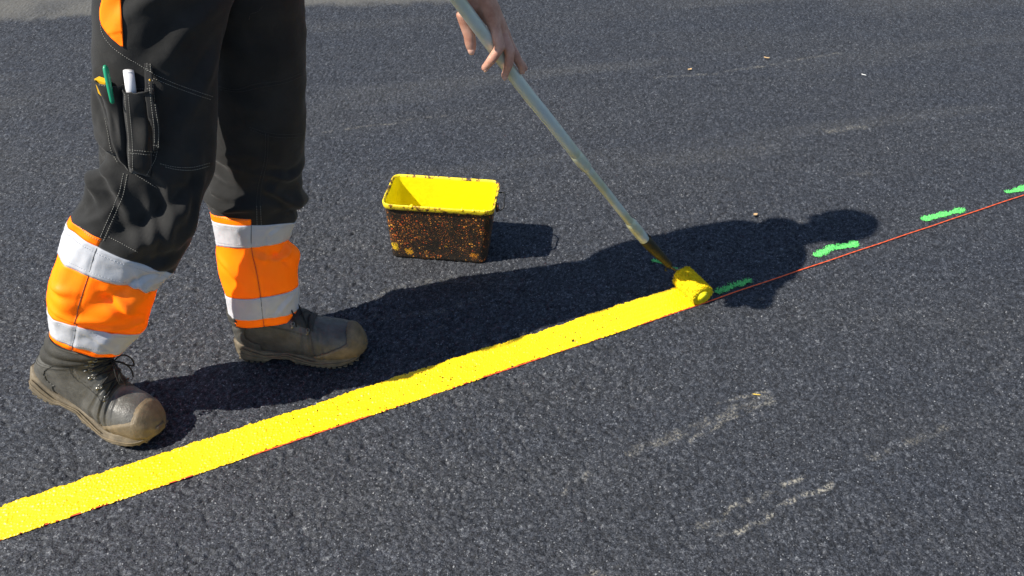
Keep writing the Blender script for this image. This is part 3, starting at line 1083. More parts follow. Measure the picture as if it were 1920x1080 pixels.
# rows: pixel of the axis, distance, half-width in pixels, depth ratio.  Marks: rows where the bands begin
right_rows = [(392, -260, 1.525, 88, 0.72), (362, -160, 1.495, 114, 0.76), (330, -80, 1.465, 122, 0.74), (311, -10, 1.44, 118, 0.72), (300, 50, 1.43, 113, 0.70), (294, 130, 1.41, 109, 0.62), (292, 220, 1.393, 107, 0.58),
              (293, 285, 1.380, 103, 0.58), (284, 343, 1.368, 97, 0.61), (262, 400, 1.348, 97, 0.66),
              (231, 449, 1.332, 97, 0.72), (225, 460, 1.332, 96, 0.73), (207, 504, 1.328, 90, 0.77), (190, 552, 1.326, 90, 0.82), (180, 590, 1.325, 82, 0.88), (170, 625, 1.325, 70, 1.0), (167, 634, 1.325, 66, 1.0)]
left_rows = [(432, -260, 1.53, 88, 0.80), (452, -160, 1.535, 105, 0.85), (463, -80, 1.54, 100, 0.85), (474, -10, 1.55, 94, 0.85), (482, 50, 1.56, 88, 0.85), (485, 130, 1.57, 86, 0.85), (484, 220, 1.575, 87, 0.86),
             (480, 285, 1.578, 88, 0.86), (476, 338, 1.575, 86, 0.88), (474, 380, 1.57, 85, 0.90),
             (476, 400, 1.565, 79, 0.90), (476, 412, 1.563, 76, 0.90), (475, 452, 1.558, 67, 0.95), (484, 498, 1.552, 70, 0.92), (491, 541, 1.547, 66, 0.95), (495, 580, 1.544, 63, 0.98), (497, 594, 1.543, 61, 1.0)]
MARKS = [10, 11, 12, 14, 15, 16]        # piping, tape, orange, tape, hem, end


def crease(s, th, pts, wid, amp):
    """one long crease through (s, th) points: a ridge with a hollow on its upper side"""
    sx = s; tx_ = th * 0.095
    P = np.array([(p[0], p[1] * 0.095) for p in pts])
    best = np.full(s.shape, 9.0); side = np.zeros(s.shape); along = np.zeros(s.shape)
    for k, (a, b) in enumerate(zip(P[:-1], P[1:])):
        ab = b - a
        t = ((sx - a[0]) * ab[0] + (tx_ - a[1]) * ab[1]) / (ab @ ab)
        tc = np.clip(t, 0, 1)
        dx, dy = sx - a[0] - tc * ab[0], tx_ - a[1] - tc * ab[1]
        d = np.hypot(dx, dy)
        n = d < best
        best = np.where(n, d, best); side = np.where(n, (ab[0] * dy - ab[1] * dx) / (np.linalg.norm(ab) + 1e-9), side)
        along = np.where(n, (k + tc) / (len(P) - 1), along)
    taper = np.clip(np.sin(math.pi * np.clip(along, 0.02, 0.98)), 0, 1) ** 0.6
    sgn = side / wid
    prof = np.exp(-(best / wid) ** 2) - 0.8 * np.exp(-((np.abs(best) - 1.6 * wid) / (1.0 * wid)) ** 2) * (sgn > 0)
    return amp * taper * prof


def folds_r(s, th, mt, seed):
    n, m = cloth(s, th, seed, 1.0, 16, 3)
    knee = np.exp(-((s - (mt[0] - 0.10)) / 0.13) ** 2)
    ank = np.exp(-((s - mt[3]) / 0.07) ** 2)
    amp = 0.0024 + 0.0042 * knee + 0.0020 * ank
    d = n * amp + m * (0.0011 + 0.0015 * knee + 0.0008 * ank)
    front = 1.45
    d += bumpf(s, th, mt[0] - 0.07, front - 0.05, 0.10, 0.013, 0.55, -0.011)
    d += bumpf(s, th, mt[0] - 0.08, front - 0.42, 0.10, 0.018, 0.45, 0.010)
    d += bumpf(s, th, mt[0] - 0.03, 0.55, 0.07, 0.014, 0.9, -0.008)
    d += bumpf(s, th, mt[0] - 0.02, 0.15, 0.06, 0.05, 0.0, 0.012)
    d += bumpf(s, th, mt[0] - 0.16, 2.9, 0.05, 0.022, 1.2, -0.014)
    d += bumpf(s, th, mt[0] - 0.10, 2.9, 0.035, 0.05, 0.0, 0.010)
    d += bumpf(s, th, mt[2] + 0.05, 1.0, 0.07, 0.02, 0.8, 0.010)
    d += bumpf(s, th, mt[2] + 0.03, 1.35, 0.06, 0.014, 0.6, -0.007)
    d += bumpf(s, th, mt[2] + 0.07, 2.2, 0.06, 0.02, -0.5, 0.008)
    d += bumpf(s, th, mt[1] + 0.02, 0.7, 0.05, 0.010, 0.9, -0.006)
    d += bumpf(s, th, mt[1] + 0.02, 0.45, 0.05, 0.008, 0.7, 0.005)
    d += bumpf(s, th, mt[3] - 0.03, 0.3, 0.03, 0.05, 0.0, 0.008)
    k0 = mt[0]
    for pts, w_, am in [
        ([(k0 - 0.17, 3.0), (k0 - 0.13, 2.3), (k0 - 0.06, 1.7), (k0 - 0.01, 1.2)], 0.010, 0.008),
        ([(k0 - 0.14, 3.2), (k0 - 0.09, 2.6), (k0 - 0.05, 2.2)], 0.009, 0.007),
        ([(k0 - 0.20, 1.9), (k0 - 0.15, 1.35), (k0 - 0.07, 1.0), (k0 - 0.02, 0.75)], 0.011, 0.009),
        ([(k0 - 0.12, 1.6), (k0 - 0.05, 1.25), (k0 + 0.00, 0.95)], 0.008, 0.006),
        ([(k0 - 0.22, 0.9), (k0 - 0.16, 0.6), (k0 - 0.08, 0.35)], 0.012, 0.008),
        ([(k0 - 0.24, 3.3), (k0 - 0.20, 2.6), (k0 - 0.19, 2.0)], 0.009, 0.006),
        ([(0.22, 0.6), (0.30, 1.2), (0.40, 1.7)], 0.014, 0.006), ([(0.16, 0.9), (0.25, 1.6), (0.31, 2.2)], 0.013, 0.006),
        ([(0.30, 0.3), (0.40, 0.8), (0.47, 1.15)], 0.014, 0.007), ([(0.38, 2.9), (0.45, 2.4), (0.50, 2.2)], 0.010, 0.006),
        ([(mt[1] + 0.005, 0.5), (mt[1] + 0.03, 0.8), (mt[2] + 0.01, 1.1)], 0.006, 0.005), ([(mt[1] + 0.01, 1.2), (mt[2] - 0.01, 0.9), (mt[2] + 0.02, 0.5)], 0.005, 0.004),
        ([(mt[2] + 0.02, 1.5), (mt[2] + 0.06, 1.05), (mt[2] + 0.075, 0.5)], 0.009, 0.009), ([(mt[3] - 0.03, 2.7), (mt[3] - 0.02, 1.9), (mt[3] - 0.04, 1.3)], 0.008, 0.008),
        ([(mt[3] - 0.01, 1.5), (mt[3] - 0.025, 0.9), (mt[3] - 0.05, 0.4)], 0.008, 0.008), ([(mt[2] + 0.03, 3.0), (mt[2] + 0.06, 2.5), (mt[2] + 0.05, 2.0)], 0.009, 0.007),
        ([(mt[3] + 0.01, 1.7), (mt[3] + 0.03, 1.2), (mt[4], 0.8)], 0.006, 0.004)]:
        d += crease(s, th, pts, w_, am)
    # side seam, slightly sunk
    d += -0.0016 * np.exp(-((np.mod(th - 1.87 + math.pi, 2 * math.pi) - math.pi) / 0.03) ** 2) * (s > mt[0])
    return d


def folds_l(s, th, mt, seed):
    n, m = cloth(s, th, seed, -0.6, 18, 3)
    knee = np.exp(-((s - (mt[0] - 0.05)) / 0.10) ** 2)
    amp = 0.0022 + 0.0036 * knee
    d = n * amp + m * (0.0011 + 0.0013 * knee)
    d += bumpf(s, th, mt[0] - 0.035, 2.2, 0.02, 0.06, 0.25, 0.012)
    d += bumpf(s, th, mt[0] - 0.075, 2.3, 0.015, 0.06, 0.35, -0.011)
    d += bumpf(s, th, mt[0] - 0.045, 0.1, 0.018, 0.06, 0.0, 0.014)
    d += bumpf(s, th, mt[0] - 0.012, 0.2, 0.010, 0.06, 0.0, -0.010)
    d += bumpf(s, th, mt[2] + 0.045, 0.25, 0.03, 0.05, 0.0, 0.014)
    d += bumpf(s, th, mt[2] + 0.005, 0.15, 0.012, 0.06, 0.0, -0.009)
    d += bumpf(s, th, mt[2] + 0.04, 0.95, 0.035, 0.008, -0.7, -0.006)
    d += bumpf(s, th, mt[2] + 0.03, 1.35, 0.05, 0.012, 0.5, 0.004)
    k0 = mt[0]
    for pts, w_, am in [
        ([(k0 - 0.10, 3.0), (k0 - 0.06, 2.4), (k0 - 0.045, 1.8)], 0.009, 0.010), ([(k0 - 0.05, 2.9), (k0 - 0.02, 2.2), (k0 - 0.03, 1.5)], 0.008, 0.008),
        ([(k0 - 0.08, 1.4), (k0 - 0.05, 0.9), (k0 - 0.02, 0.3)], 0.009, 0.008), ([(k0 - 0.14, 0.2), (k0 - 0.11, 0.8), (k0 - 0.12, 1.4)], 0.010, 0.007),
        ([(k0 - 0.20, 3.0), (k0 - 0.15, 2.5), (k0 - 0.13, 2.0)], 0.010, 0.007), ([(mt[1] + 0.01, 0.9), (mt[1] + 0.03, 1.2), (mt[2], 1.15)], 0.005, 0.003),
        ([(mt[2] + 0.01, 0.35), (mt[2] + 0.04, 0.85), (mt[2] + 0.045, 1.15)], 0.007, 0.008), ([(mt[2] + 0.045, 1.15), (mt[2] + 0.03, 1.5), (mt[2] + 0.01, 1.7)], 0.008, 0.005),
        ([(mt[2] + 0.02, 2.9), (mt[2] + 0.05, 2.4), (mt[2] + 0.09, 2.1)], 0.008, 0.005), ([(mt[3] + 0.01, 0.5), (mt[3] + 0.03, 1.0), (mt[4], 1.3)], 0.006, 0.004)]:
        d += crease(s, th, pts, w_, am)
    d += -0.0014 * np.exp(-((np.mod(th - 1.62 + math.pi, 2 * math.pi) - math.pi) / 0.03) ** 2) * (s > mt[0])
    return d


GR, tR, mR, LR = leg_grid(right_rows, MARKS, 0.44, folds_r, 101)
GL, tL, mL, LL = leg_grid(left_rows, MARKS, 0.42, folds_l, 131)
SEAM_R, SEAM_L = 1.87, 1.62


def masks(G, mk, seam):
    ni = G.P.shape[0]
    I = np.arange(ni)[:, None] + np.zeros((1, NTH), int)
    T_ = (TH[None] + math.pi / NTH) + 0 * I
    back = (T_ > seam) & (T_ < seam + 2.8)
    black = (I < mk[0]) | ((I < mk[1]) & ~back)
    pip = (I >= mk[0]) & (I < mk[1]) & back
    return dict(black=black, pip=pip, tape1=(I >= mk[1]) & (I < mk[2]), orange=(I >= mk[2]) & (I < mk[3]), tape2=(I >= mk[3]) & (I < mk[4]), hem=(I >= mk[4]))


KR, KL = masks(GR, mR, SEAM_R), masks(GL, mL, SEAM_L)


def grid_mesh(Gs):
    v = []; f = []
    for Gd, M in Gs:
        o = len(v); ni, nj = Gd.P.shape[:2]
        v.extend(map(tuple, Gd.P.reshape(-1, 3)))
        for i in range(ni - 1):
            for j in range(nj):
                if M[i, j]:
                    k = (j + 1) % nj
                    f.append((o + i * nj + j, o + i * nj + k, o + (i + 1) * nj + k, o + (i + 1) * nj + j))
    return v, f


v_, f_ = grid_mesh([(GR, KR['black']), (GL, KL['black'])])
trousers = mesh('trousers', v_, f_, M_BLACK, person)
m_ = trousers.modifiers.new('thickness', 'SOLIDIFY'); m_.thickness = 0.002; m_.offset = -1
for Gd, K in ((GR, KR), (GL, KL)):
    for key, nm, mt_, of in (('pip', 'hi_vis_piping', M_ORANGE, 0.0004), ('tape1', 'reflective_band', M_REFL, 0.0012), ('orange', 'hi_vis_panel', M_ORANGE, 0.0), ('tape2', 'reflective_band', M_REFL, 0.0012), ('hem', 'hi_vis_hem', M_ORANGE, 0.0)):
        if 'tape' in key:
            q_ = Gd.P
            of = of + 0.0011 * np.clip(noise3(q_[..., 0] * 70, q_[..., 1] * 70, q_[..., 2] * 45, 161), -0.4, 1) + 0.0008 * noise3(q_[..., 0] * 160, q_[..., 1] * 160, q_[..., 2] * 120, 162)
        Gd.part(nm, K[key], mt_, trousers, of, 0.002)

# ray-cast helper: where a line of sight meets the trouser cloth
v_, f_ = grid_mesh([(GR, np.ones((GR.P.shape[0], NTH), bool)), (GL, np.ones((GL.P.shape[0], NTH), bool))])
BV = BVHTree.FromPolygons(v_, f_)
BVR = BVHTree.FromPolygons(*grid_mesh([(GR, np.ones((GR.P.shape[0], NTH), bool))]))


def surf(px, py, bv=None):
    d = ray(px, py)
    for ddx in (0, 3, 6, 10, 15, -3, -6, -10):
        d = ray(px + ddx, py)
        loc, n, i, _ = (bv or BV).ray_cast(Vector(EYE), Vector(d))
        if loc is not None:
            n = np.array(n)
            if n @ d > 0: n = -n
            return np.array(loc), n
    return None, None


def dense(pts, step):
    out = []
    for a, b in zip(pts[:-1], pts[1:]):
        a = np.array(a, float); b = np.array(b, float)
        m = max(1, int(np.linalg.norm(b - a) / step))
        for k in range(m): out.append(a + (b - a) * k / m)
    out.append(np.array(pts[-1], float))
    return out


def curve2(pts, n=40):
    return [tuple(p) for p in spline(np.array(pts, float), n)]


class Seam:
    def __init__(s): s.mb = MB()
    def stitch(s, pts, lift=0.0009, r=0.00055, dash=5.0, gap=0.32, pick=None):
        """a row of stitches following a line of the cloth"""
        P = dense(pts, 0.5)
        acc = 0.0; run = []
        L = [0]
        for a, b in zip(P[:-1], P[1:]): L.append(L[-1] + np.linalg.norm(b - a))
        k = 0
        while k * dash < L[-1]:
            sub = [P[i] for i in range(len(P)) if k * dash <= L[i] < (k + 1 - gap) * dash]
            if len(sub) >= 2:
                q = []
                for c in (sub[0], sub[len(sub) // 2], sub[-1]):
                    if pick is not None: l, n = pick(c[0], c[1])
                    else: l, n = surf(c[0], c[1])
                    if l is not None: q.append(l + n * lift)
                if len(q) == 3 and np.linalg.norm(q[0] - q[2]) < 0.02: s.mb.tube(q, r, 5, caps=False)
            k += 1


# orange slash above the hip pocket and the thigh pocket
def patch(name, quadfun, nu, nv, mat, offs, thick, parent=None, bv=None, smooth_n=0):
    P = np.zeros((nu, nv, 3))
    for i in range(nu):
        for j in range(nv):
            u, w = i / (nu - 1), j / (nv - 1)
            px, py = quadfun(u, w)
            l, n = surf(px, py, bv or BVR)
            P[i, j] = l + n * offs(u, w)
    if smooth_n:
        for _ in range(smooth_n):
            Q = P.copy()
            Q[1:-1, 1:-1] = (P[1:-1, 1:-1] * 2 + P[:-2, 1:-1] + P[2:, 1:-1] + P[1:-1, :-2] + P[1:-1, 2:]) / 6
            P = Q
    Gd = Grid(P, closed=False)
    o = Gd.part(name, np.ones((nu, nv), bool), mat, parent or trousers)
    md = o.modifiers.new('thickness', 'SOLIDIFY'); md.thickness = thick; md.offset = 0
    return o


hipL = [(196, -40), (193, 0), (189, 22), (192, 45), (205, 65), (228, 86)]
hipR = [(226, -40), (228, 0), (229, 22), (230, 45), (231, 65), (232, 87)]
hl, hr_ = np.array(curve2(hipL, 40)), np.array(curve2(hipR, 40))
patch('hi_vis_hip_panel', lambda u, w: tuple(hl[int(u * 39)] * (1 - w) + hr_[int(u * 39)] * w), 40, 12, M_ORANGE, lambda u, w: 0.0022, 0.0015)

# pocket bag: two bellows compartments standing off the cloth
pk = dict(tl=(185, 149), tm=(231, 158), tr=(288, 160), bl=(222, 292), bm=(243, 322), br=(283, 332))


def pocket_q(a, b, c, d):
    a, b, c, d = [np.array(q, float) for q in (a, b, c, d)]
    return lambda u, w: tuple((a * (1 - w) + b * w) * (1 - u) + (d * (1 - w) + c * w) * u)


def bulge(amp, topopen):
    def f(u, w):
        e = min(1, w / 0.10) * min(1, (1 - w) / 0.07) * min(1, (1 - u) / 0.08)
        e = max(0, e) ** 0.6
        return 0.002 + amp * e * (0.8 + topopen * max(0, 1 - u * 3) + 0.25 * math.sin(u * 9) * math.sin(w * 5))
    return f


pocket_b = patch('pocket', pocket_q(pk['tl'], pk['tm'], pk['bm'], pk['bl']), 46, 22, M_BLACK, bulge(0.015, 0.45), 0.0018, smooth_n=12)
pocket_f = patch('pocket', pocket_q((230, 161), (287, 164), (283, 330), (243, 322)), 46, 22, M_BLACK, bulge(0.021, 0.4), 0.0018, smooth_n=10)
patch('pocket_strap', pocket_q((272, 118), (286, 121), (300, 268), (288, 270)), 46, 7, M_BLACK, lambda u, w: 0.0240 * (1 if u > 0.32 else max(0.15, u / 0.32)) + 0.001 * math.sin(u * 12), 0.0018)


def pick_pocket(px, py):
    bvp = POCKET_BV
    d = ray(px, py)
    best = None
    for b in bvp:
        loc, n, i, dist = b.ray_cast(Vector(EYE), Vector(d))
        if loc is not None and (best is None or dist < best[2]):
            n = np.array(n); n = -n if n @ d > 0 else n
            best = (np.array(loc), n, dist)
    if best is None: return None, None
    return best[0], best[1]


def bv_of(o): return BVHTree.FromPolygons([tuple(v.co) for v in o.data.vertices], [tuple(p.vertices) for p in o.data.polygons])


POCKET_BV = [BV] + [bv_of(c) for c in trousers.children if c.name.startswith(('pocket', 'hi_vis_hip', 'reflective'))]
sw = Seam()
pale = [
    curve2([(189, 40), (191, 58), (205, 82), (230, 103), (262, 122), (286, 137), (320, 153), (360, 168), (398, 181)], 60),
    curve2([(288, 147), (320, 160), (360, 175), (396, 187)], 30),
    [(186, 159), (212, 163)], [(234, 166), (286, 167)],
    curve2([(234, 148), (236, 200), (241, 250), (243, 318)], 30), curve2([(240, 168), (244, 215), (248, 260), (249, 320)], 30),
    curve2([(279, 150), (285, 205), (289, 240), (290, 268)], 30), curve2([(286, 150), (292, 205), (297, 240), (297, 272)], 30),
    [(283, 271), (298, 274)], [(243, 281), (292, 285)], [(245, 287), (291, 291)],
    [(297, 274), (291, 300), (273, 330)],
    curve2([(198, 222), (203, 250), (210, 285), (222, 306)], 20),
    curve2([(232, 325), (222, 365), (205, 405), (188, 445)], 30), curve2([(239, 327), (229, 370), (212, 410), (194, 452)], 30),
    [(246, 322), (294, 352)], [(204, 444), (258, 472)],
    curve2([(300, 307), (330, 313), (362, 313), (394, 305)], 30), curve2([(310, 313), (335, 318), (365, 318), (392, 311)], 30),
    curve2([(150, 424), (165, 440), (190, 452)], 20),
    [(402, 405), (432, 412), (466, 412)], [(481, 386), (482, 422)], [(488, 386), (490, 422)],
    [(276, 118), (276, 134)], [(282, 119), (283, 136)],
]
for p in pale: sw.stitch(p, pick=pick_pocket, dash=4.6)
tag(sw.mb.build('stitching', M_THREAD, trousers), kind='stuff')
sd = Seam()
for p in [curve2([(410, 162), (440, 168), (480, 157), (530, 150), (566, 136)], 40), curve2([(415, 168), (445, 172), (490, 163), (530, 156), (566, 143)], 40),
          curve2([(468, 238), (500, 248), (535, 252), (566, 250)], 30), curve2([(470, 243), (500, 254), (535, 258), (566, 256)], 30),
          curve2([(498, 250), (496, 300), (485, 345), (480, 385)], 30), curve2([(503, 252), (501, 300), (491, 345), (487, 385)], 30),
          curve2([(467, 36), (470, 26), (482, 22), (492, 12)], 16)]:
    sd.stitch(p, dash=4.6)
tag(sd.mb.build('stitching', M_THREAD_D, trousers), kind='stuff')
st = Seam()
# tape edge stitches
for Gd, mk in ((GR, mR), (GL, mL)):
    for row, dr_ in ((mk[1], 2), (mk[2], -2), (mk[3], 2), (mk[4], -2)):
        for j in range(0, NTH // 2 + 14, 1):
            a, b = Gd.P[row + dr_, j], Gd.P[row + dr_, (j + 1) % NTH]
            n = Gd.N[row + dr_, j]
            a = a + n * 0.0016; b = b + Gd.N[row + dr_, (j + 1) % NTH] * 0.0016
            st.mb.tube([a + (b - a) * 0.1, a + (b - a) * 0.65], 0.0005, 4, caps=False)
tag(st.mb.build('stitching', M_REFL, trousers), kind='stuff')
# dark side seams across the orange and the tape
for Gd, mk, seam in ((GR, mR, SEAM_R), (GL, mL, SEAM_L)):
    j = int(round(seam / (2 * math.pi) * NTH)) % NTH
    P = Gd.P[mk[1]:mk[5] + 1, j] + Gd.N[mk[1]:mk[5] + 1, j] * 0.0011
    mesh('side_seam', *tube(P, 0.0007, 5), M_THREAD_D, trousers)
# bar tacks
bt = MB()
for (px, py) in ((281, 150), (235, 153)):
    l, n = pick_pocket(px, py)
    if l is not None: bt.add(*tube([l + n * 0.001, l + n * 0.001 - ZUP * 0.010], 0.0016, 6))
tag(bt.build('bar_tack', M_RULE, trousers), kind='stuff')

# ---- things in the pocket
def in_pocket(px, py, off):
    l, n = surf(px, py, BVR)
    return l + n * off


a, b = in_pocket(209, 124, 0.018), in_pocket(221, 180, 0.030)
pen = mesh('marker_pen', *tube([a, a * 0.7 + b * 0.3, b], [0.0062, 0.0064, 0.0050], 14, flat=0.7), M_GRNPEN)
tag(pen, 'green pen clipped over the edge of the thigh pocket', 'pen')
a, b = in_pocket(243, 129, 0.010), in_pocket(252, 200, 0.008)
wp = empty('paint_marker', tuple(b))
tag(wp, 'white cylindrical marker standing in the thigh pocket', 'marker')
mesh('barrel', *tube([a * 0.97 + b * 0.03, b], 0.0088, 20, caps=False), M_WHTPEN, wp)
d_ = nrm(a - b)
mesh('end_plug', *tube([a * 0.97 + b * 0.03 - d_ * 0.001, a], [0.0088, 0.0086], 20, caps=False), M_WHTPEN, wp)
a, b = in_pocket(186, 146, 0.006), in_pocket(208, 151, 0.010)
ru = MB()
ax_ = nrm(b - a); up_ = nrm(np.cross(np.cross(ax_, ZUP), ax_))
for k in range(3):
    ru.box((a + b) / 2 + np.cross(ax_, up_) * (0.004 * (k - 1)) - up_ * 0.045, (ax_, np.cross(ax_, up_), up_), (np.linalg.norm(b - a) / 2, 0.0016, 0.046))
tag(ru.build('folding_rule', M_RULE, None, False), 'yellow folding rule just showing above the rear pocket compartment', 'folding rule')

# ---- boots
BOOT = [  # top x, z; bottom x, z; half width
    (.3135, .0405, .3135, .0395, .0015), (.3115, .050, .3115, .031, .015), (.304, .064, .304, .024, .030), (.290, .082, .290, .020, .0425), (.268, .094, .268, .020, .0495), (.240, .101, .240, .020, .0520),
    (.212, .108, .212, .020, .0515), (.186, .121, .180, .020, .0480), (.162, .137, .135, .020, .0430), (.144, .153, .078, .020, .0405), (.133, .168, .022, .026, .0405),
    (.129, .180, .000, .062, .0430), (.129, .190, -.001, .090, .0445), (.130, .202, .002, .122, .0460), (.131, .216, .003, .154, .0475), (.132, .230, .001, .188, .0490)]


def build_boot(origin, yaw, scale, bend, mirror, label, lean, roll, shaft=1.0):
    ox, oy = origin
    root = None
    cy, sy_ = math.cos(yaw), math.sin(yaw)
    xb = 0.222

    def to_world(p):
        p = np.array(p, float)
        sh = p.shape
        q = p.reshape(-1, 3).copy()
        q[:, 2] = np.where(q[:, 2] > 0.13, 0.13 + (q[:, 2] - 0.13) * shaft, q[:, 2])
        q[:, 0] += lean * np.clip(q[:, 2] - 0.06, 0, 1) * (1 - sstep(0.12, 0.25, q[:, 0]) * 0.6)
        if bend:
            t = sstep(0.0, 0.085, xb + 0.03 - q[:, 0])
            a = bend * t
            x = q[:, 0] - xb; z = q[:, 2] - 0.012
            q[:, 0] = xb + x * np.cos(a) + z * np.sin(a)
            q[:, 2] = 0.012 - x * np.sin(a) + z * np.cos(a)
        y_, z_ = q[:, 1].copy(), q[:, 2].copy()
        q[:, 1] = y_ * math.cos(roll) - z_ * math.sin(roll); q[:, 2] = z_ * math.cos(roll) + y_ * math.sin(roll) + abs(roll) * 0.03
        q *= scale
        q[:, 1] *= mirror
        w = np.stack([ox + q[:, 0] * cy - q[:, 1] * sy_, oy + q[:, 0] * sy_ + q[:, 1] * cy, q[:, 2] + 0.002], -1)
        return w.reshape(sh)

    B = np.array(BOOT)
    d = np.concatenate([[0], np.cumsum(np.linalg.norm(np.diff(B[:, [0, 1, 2, 3]], axis=0), axis=1))])
    nt_, nph = 210, 176
    tt = np.linspace(0, d[-1], nt_)
    S = spline_at(B, d, tt)
    tpar = np.interp(tt, d, np.concatenate([[0, 0.45], np.arange(1, len(B) - 1)]))          # row number as parameter
    ph = np.linspace(0, 2 * math.pi, nph, endpoint=False)
    P = np.zeros((nt_, nph, 3))
    for i in range(nt_):
        tx, tz, bx, bz, w = S[i]
        w = max(w, 0.001)
        cx, cz = (tx + bx) / 2, (tz + bz) / 2; ax_, az = (tx - bx) / 2, (tz - bz) / 2
        foot = 1 - sstep(6, 9, tpar[i])
        e = 1 - 0.25 * foot
        ct = np.sign(np.cos(ph)) * np.abs(np.cos(ph)) ** (1 - 0.12 * foot); st_ = np.sign(np.sin(ph)) * np.abs(np.sin(ph)) ** e
        # the widest line sits low on the foot
        P[i, :, 0] = cx + ax_ * ct; P[i, :, 2] = cz + az * ct - 0.004 * foot * np.abs(st_); P[i, :, 1] = w * st_ * (1 + 0.10 * foot * (-ct))
        # asymmetry: inner side of the forefoot straighter
        P[i, :, 1] += 0.006 * foot * sstep(0.30, 0.12, P[i, :, 0]) * 0 - 0.005 * sstep(0.2, 0.31, P[i, :, 0])
    Gd = Grid(P)
    if ((P - P.mean(1, keepdims=True)) * Gd.N).sum() < 0: Gd.flip()
    TP = tpar[:, None] + 0 * ph; PH = np.mod(ph + math.pi, 2 * math.pi) - math.pi; PHm = PH[None] + 0 * TP
    # creases over the toe joint, soft sag of the shaft
    cre = np.exp(-((TP - 5.6) / 1.3) ** 2)
    disp = -0.0030 * cre * np.clip(np.sin(TP * 7.5 + 2.2 * np.abs(PHm) + 0.6 * np.sin(PHm * 2)), -0.3, 1) * (np.abs(PHm) > 0.25) * (np.abs(PHm) < 2.3)
    disp += 0.0009 * noise3(np.cos(PHm) * 2, np.sin(PHm) * 2, TP * 0.9, 171 + int(mirror)) + 0.0018 * sstep(10, 12, TP) * np.sin(TP * 5 + PHm)
    P = P + Gd.N * disp[..., None]
    W = to_world(P)
    GW = Grid(W)
    if ((W - W.mean(1, keepdims=True)) * GW.N).sum() < 0: GW.flip()
    to_n = to_world(np.array([[0.31, 0, 0.04], [0.30, 0, 0.04]])); to_n = nrm(to_n[0] - to_n[1])
    upper = GW.part('boot', np.ones((nt_, nph), bool), M_LEATHER, person)
    upper['label'] = label
    for i_ in range(7): GW.N[i_] = GW.N[i_] * (i_ / 7.0) + to_n * (1 - i_ / 7.0)
    aph = np.abs(PHm)
    # moulded toe cap, its edge sweeping back down the sides
    cap_m = TP < 2.55 + 2.9 * sstep(0.9, 2.2, aph) + 0.12 * np.cos(aph * 3)
    edge_t = 2.55 + 2.9 * sstep(0.9, 2.2, aph) + 0.12 * np.cos(aph * 3)
    GW.part('toe_cap', cap_m, M_CAP, upper, 0.0026 * sstep(0, 0.35, edge_t - TP) + 0.0004, 0.002)
    # heel counter, collar and facing panels laid over the leather
    ctr = (TP > 8.3 - 0.5 * np.cos(aph * 2)) & (TP < 11.6) & (aph > 1.72 + 0.28 * np.sin((TP - 8) * 0.9))
    GW.part('heel_counter', ctr, M_LEATHER, upper, 0.0016, 0.0016)
    GW.part('padded_collar', (TP > 11.5 + 0.25 * np.cos(aph * 2)) & (aph > 0.75), M_COLLAR, upper, 0.0034 + 0.002 * np.sin(np.clip((TP - 11.5) / 3, 0, 1) * math.pi), 0.003)
    GW.part('lace_facing', (TP > 5.7) & (TP < (13.6 if shaft > 0.9 else 10)) & (aph > 0.46) & (aph < 1.02 + 0.06 * (TP - 8)), M_LEATHER, upper, 0.0019, 0.0018)
    GW.part('tongue', (TP > 5.4) & (TP < (15 if shaft > 0.9 else 10)) & (aph < 0.58), M_COLLAR, upper, 0.0030 + 0.0016 * np.sin(TP * 3.0), 0.002)
    # panel stitching
    stm = MB()
    for sgn in (-1, 1):
        jj = [int(round((sgn * (1.10 + 0.06 * (t - 8)) % (2 * math.pi)) / (2 * math.pi) * nph)) % nph for t in tpar]
        for i in range(nt_ - 1):
            if 6.0 < tpar[i] < 11.3:
                a = W[i, jj[i]] + GW.N[i, jj[i]] * 0.0009; b = W[i + 1, jj[i + 1]] + GW.N[i + 1, jj[i + 1]] * 0.0009
                stm.tube([a, a + (b - a) * 0.6], 0.0005, 4, caps=False)
    for off in (0, 1):
        i0 = int(np.argmin(np.abs(tpar - (11.15 - 0.25 * off))))
        for j in range(nph):
            if 1.05 < abs(PH[j]):
                a = W[i0, j] + GW.N[i0, j] * 0.002; b = W[i0, (j + 1) % nph] + GW.N[i0, (j + 1) % nph] * 0.002
                stm.tube([a, a + (b - a) * 0.6], 0.0005, 4, caps=False)
    tag(stm.build('stitching', M_COLLAR, upper), kind='stuff')
    # sole: moulded tan unit rising at heel and toe
    xs = np.linspace(-0.006, 0.318, 96)
    hwk = np.array([(-.006, .010), (.000, .024), (.012, .034), (.04, .0385), (.09, .0365), (.13, .0385), (.17, .046), (.21, .0535), (.245, .0555), (.275, .050), (.298, .038), (.310, .024), (.318, .008)])
    hw = np.interp(xs, hwk[:, 0], hwk[:, 1])
    hw = np.convolve(np.pad(hw, 2, mode='edge'), np.ones(5) / 5, 'valid')
    top = np.interp(xs, [-.006, .02, .07, .11, .16, .22, .27, .318], [.060, .056, .040, .034, .034, .031, .036, .046]) + 0.0022 * np.sin(xs * 55)
    bot = np.interp(xs, [-.006, .01, .075, .088, .13, .145, .26, .29, .318], [.012, .004, .004, .014, .014, .004, .004, .010, .026])
    ns = 40
    an = np.linspace(0, 2 * math.pi, ns, endpoint=False)
    Q = np.zeros((len(xs), ns, 3))
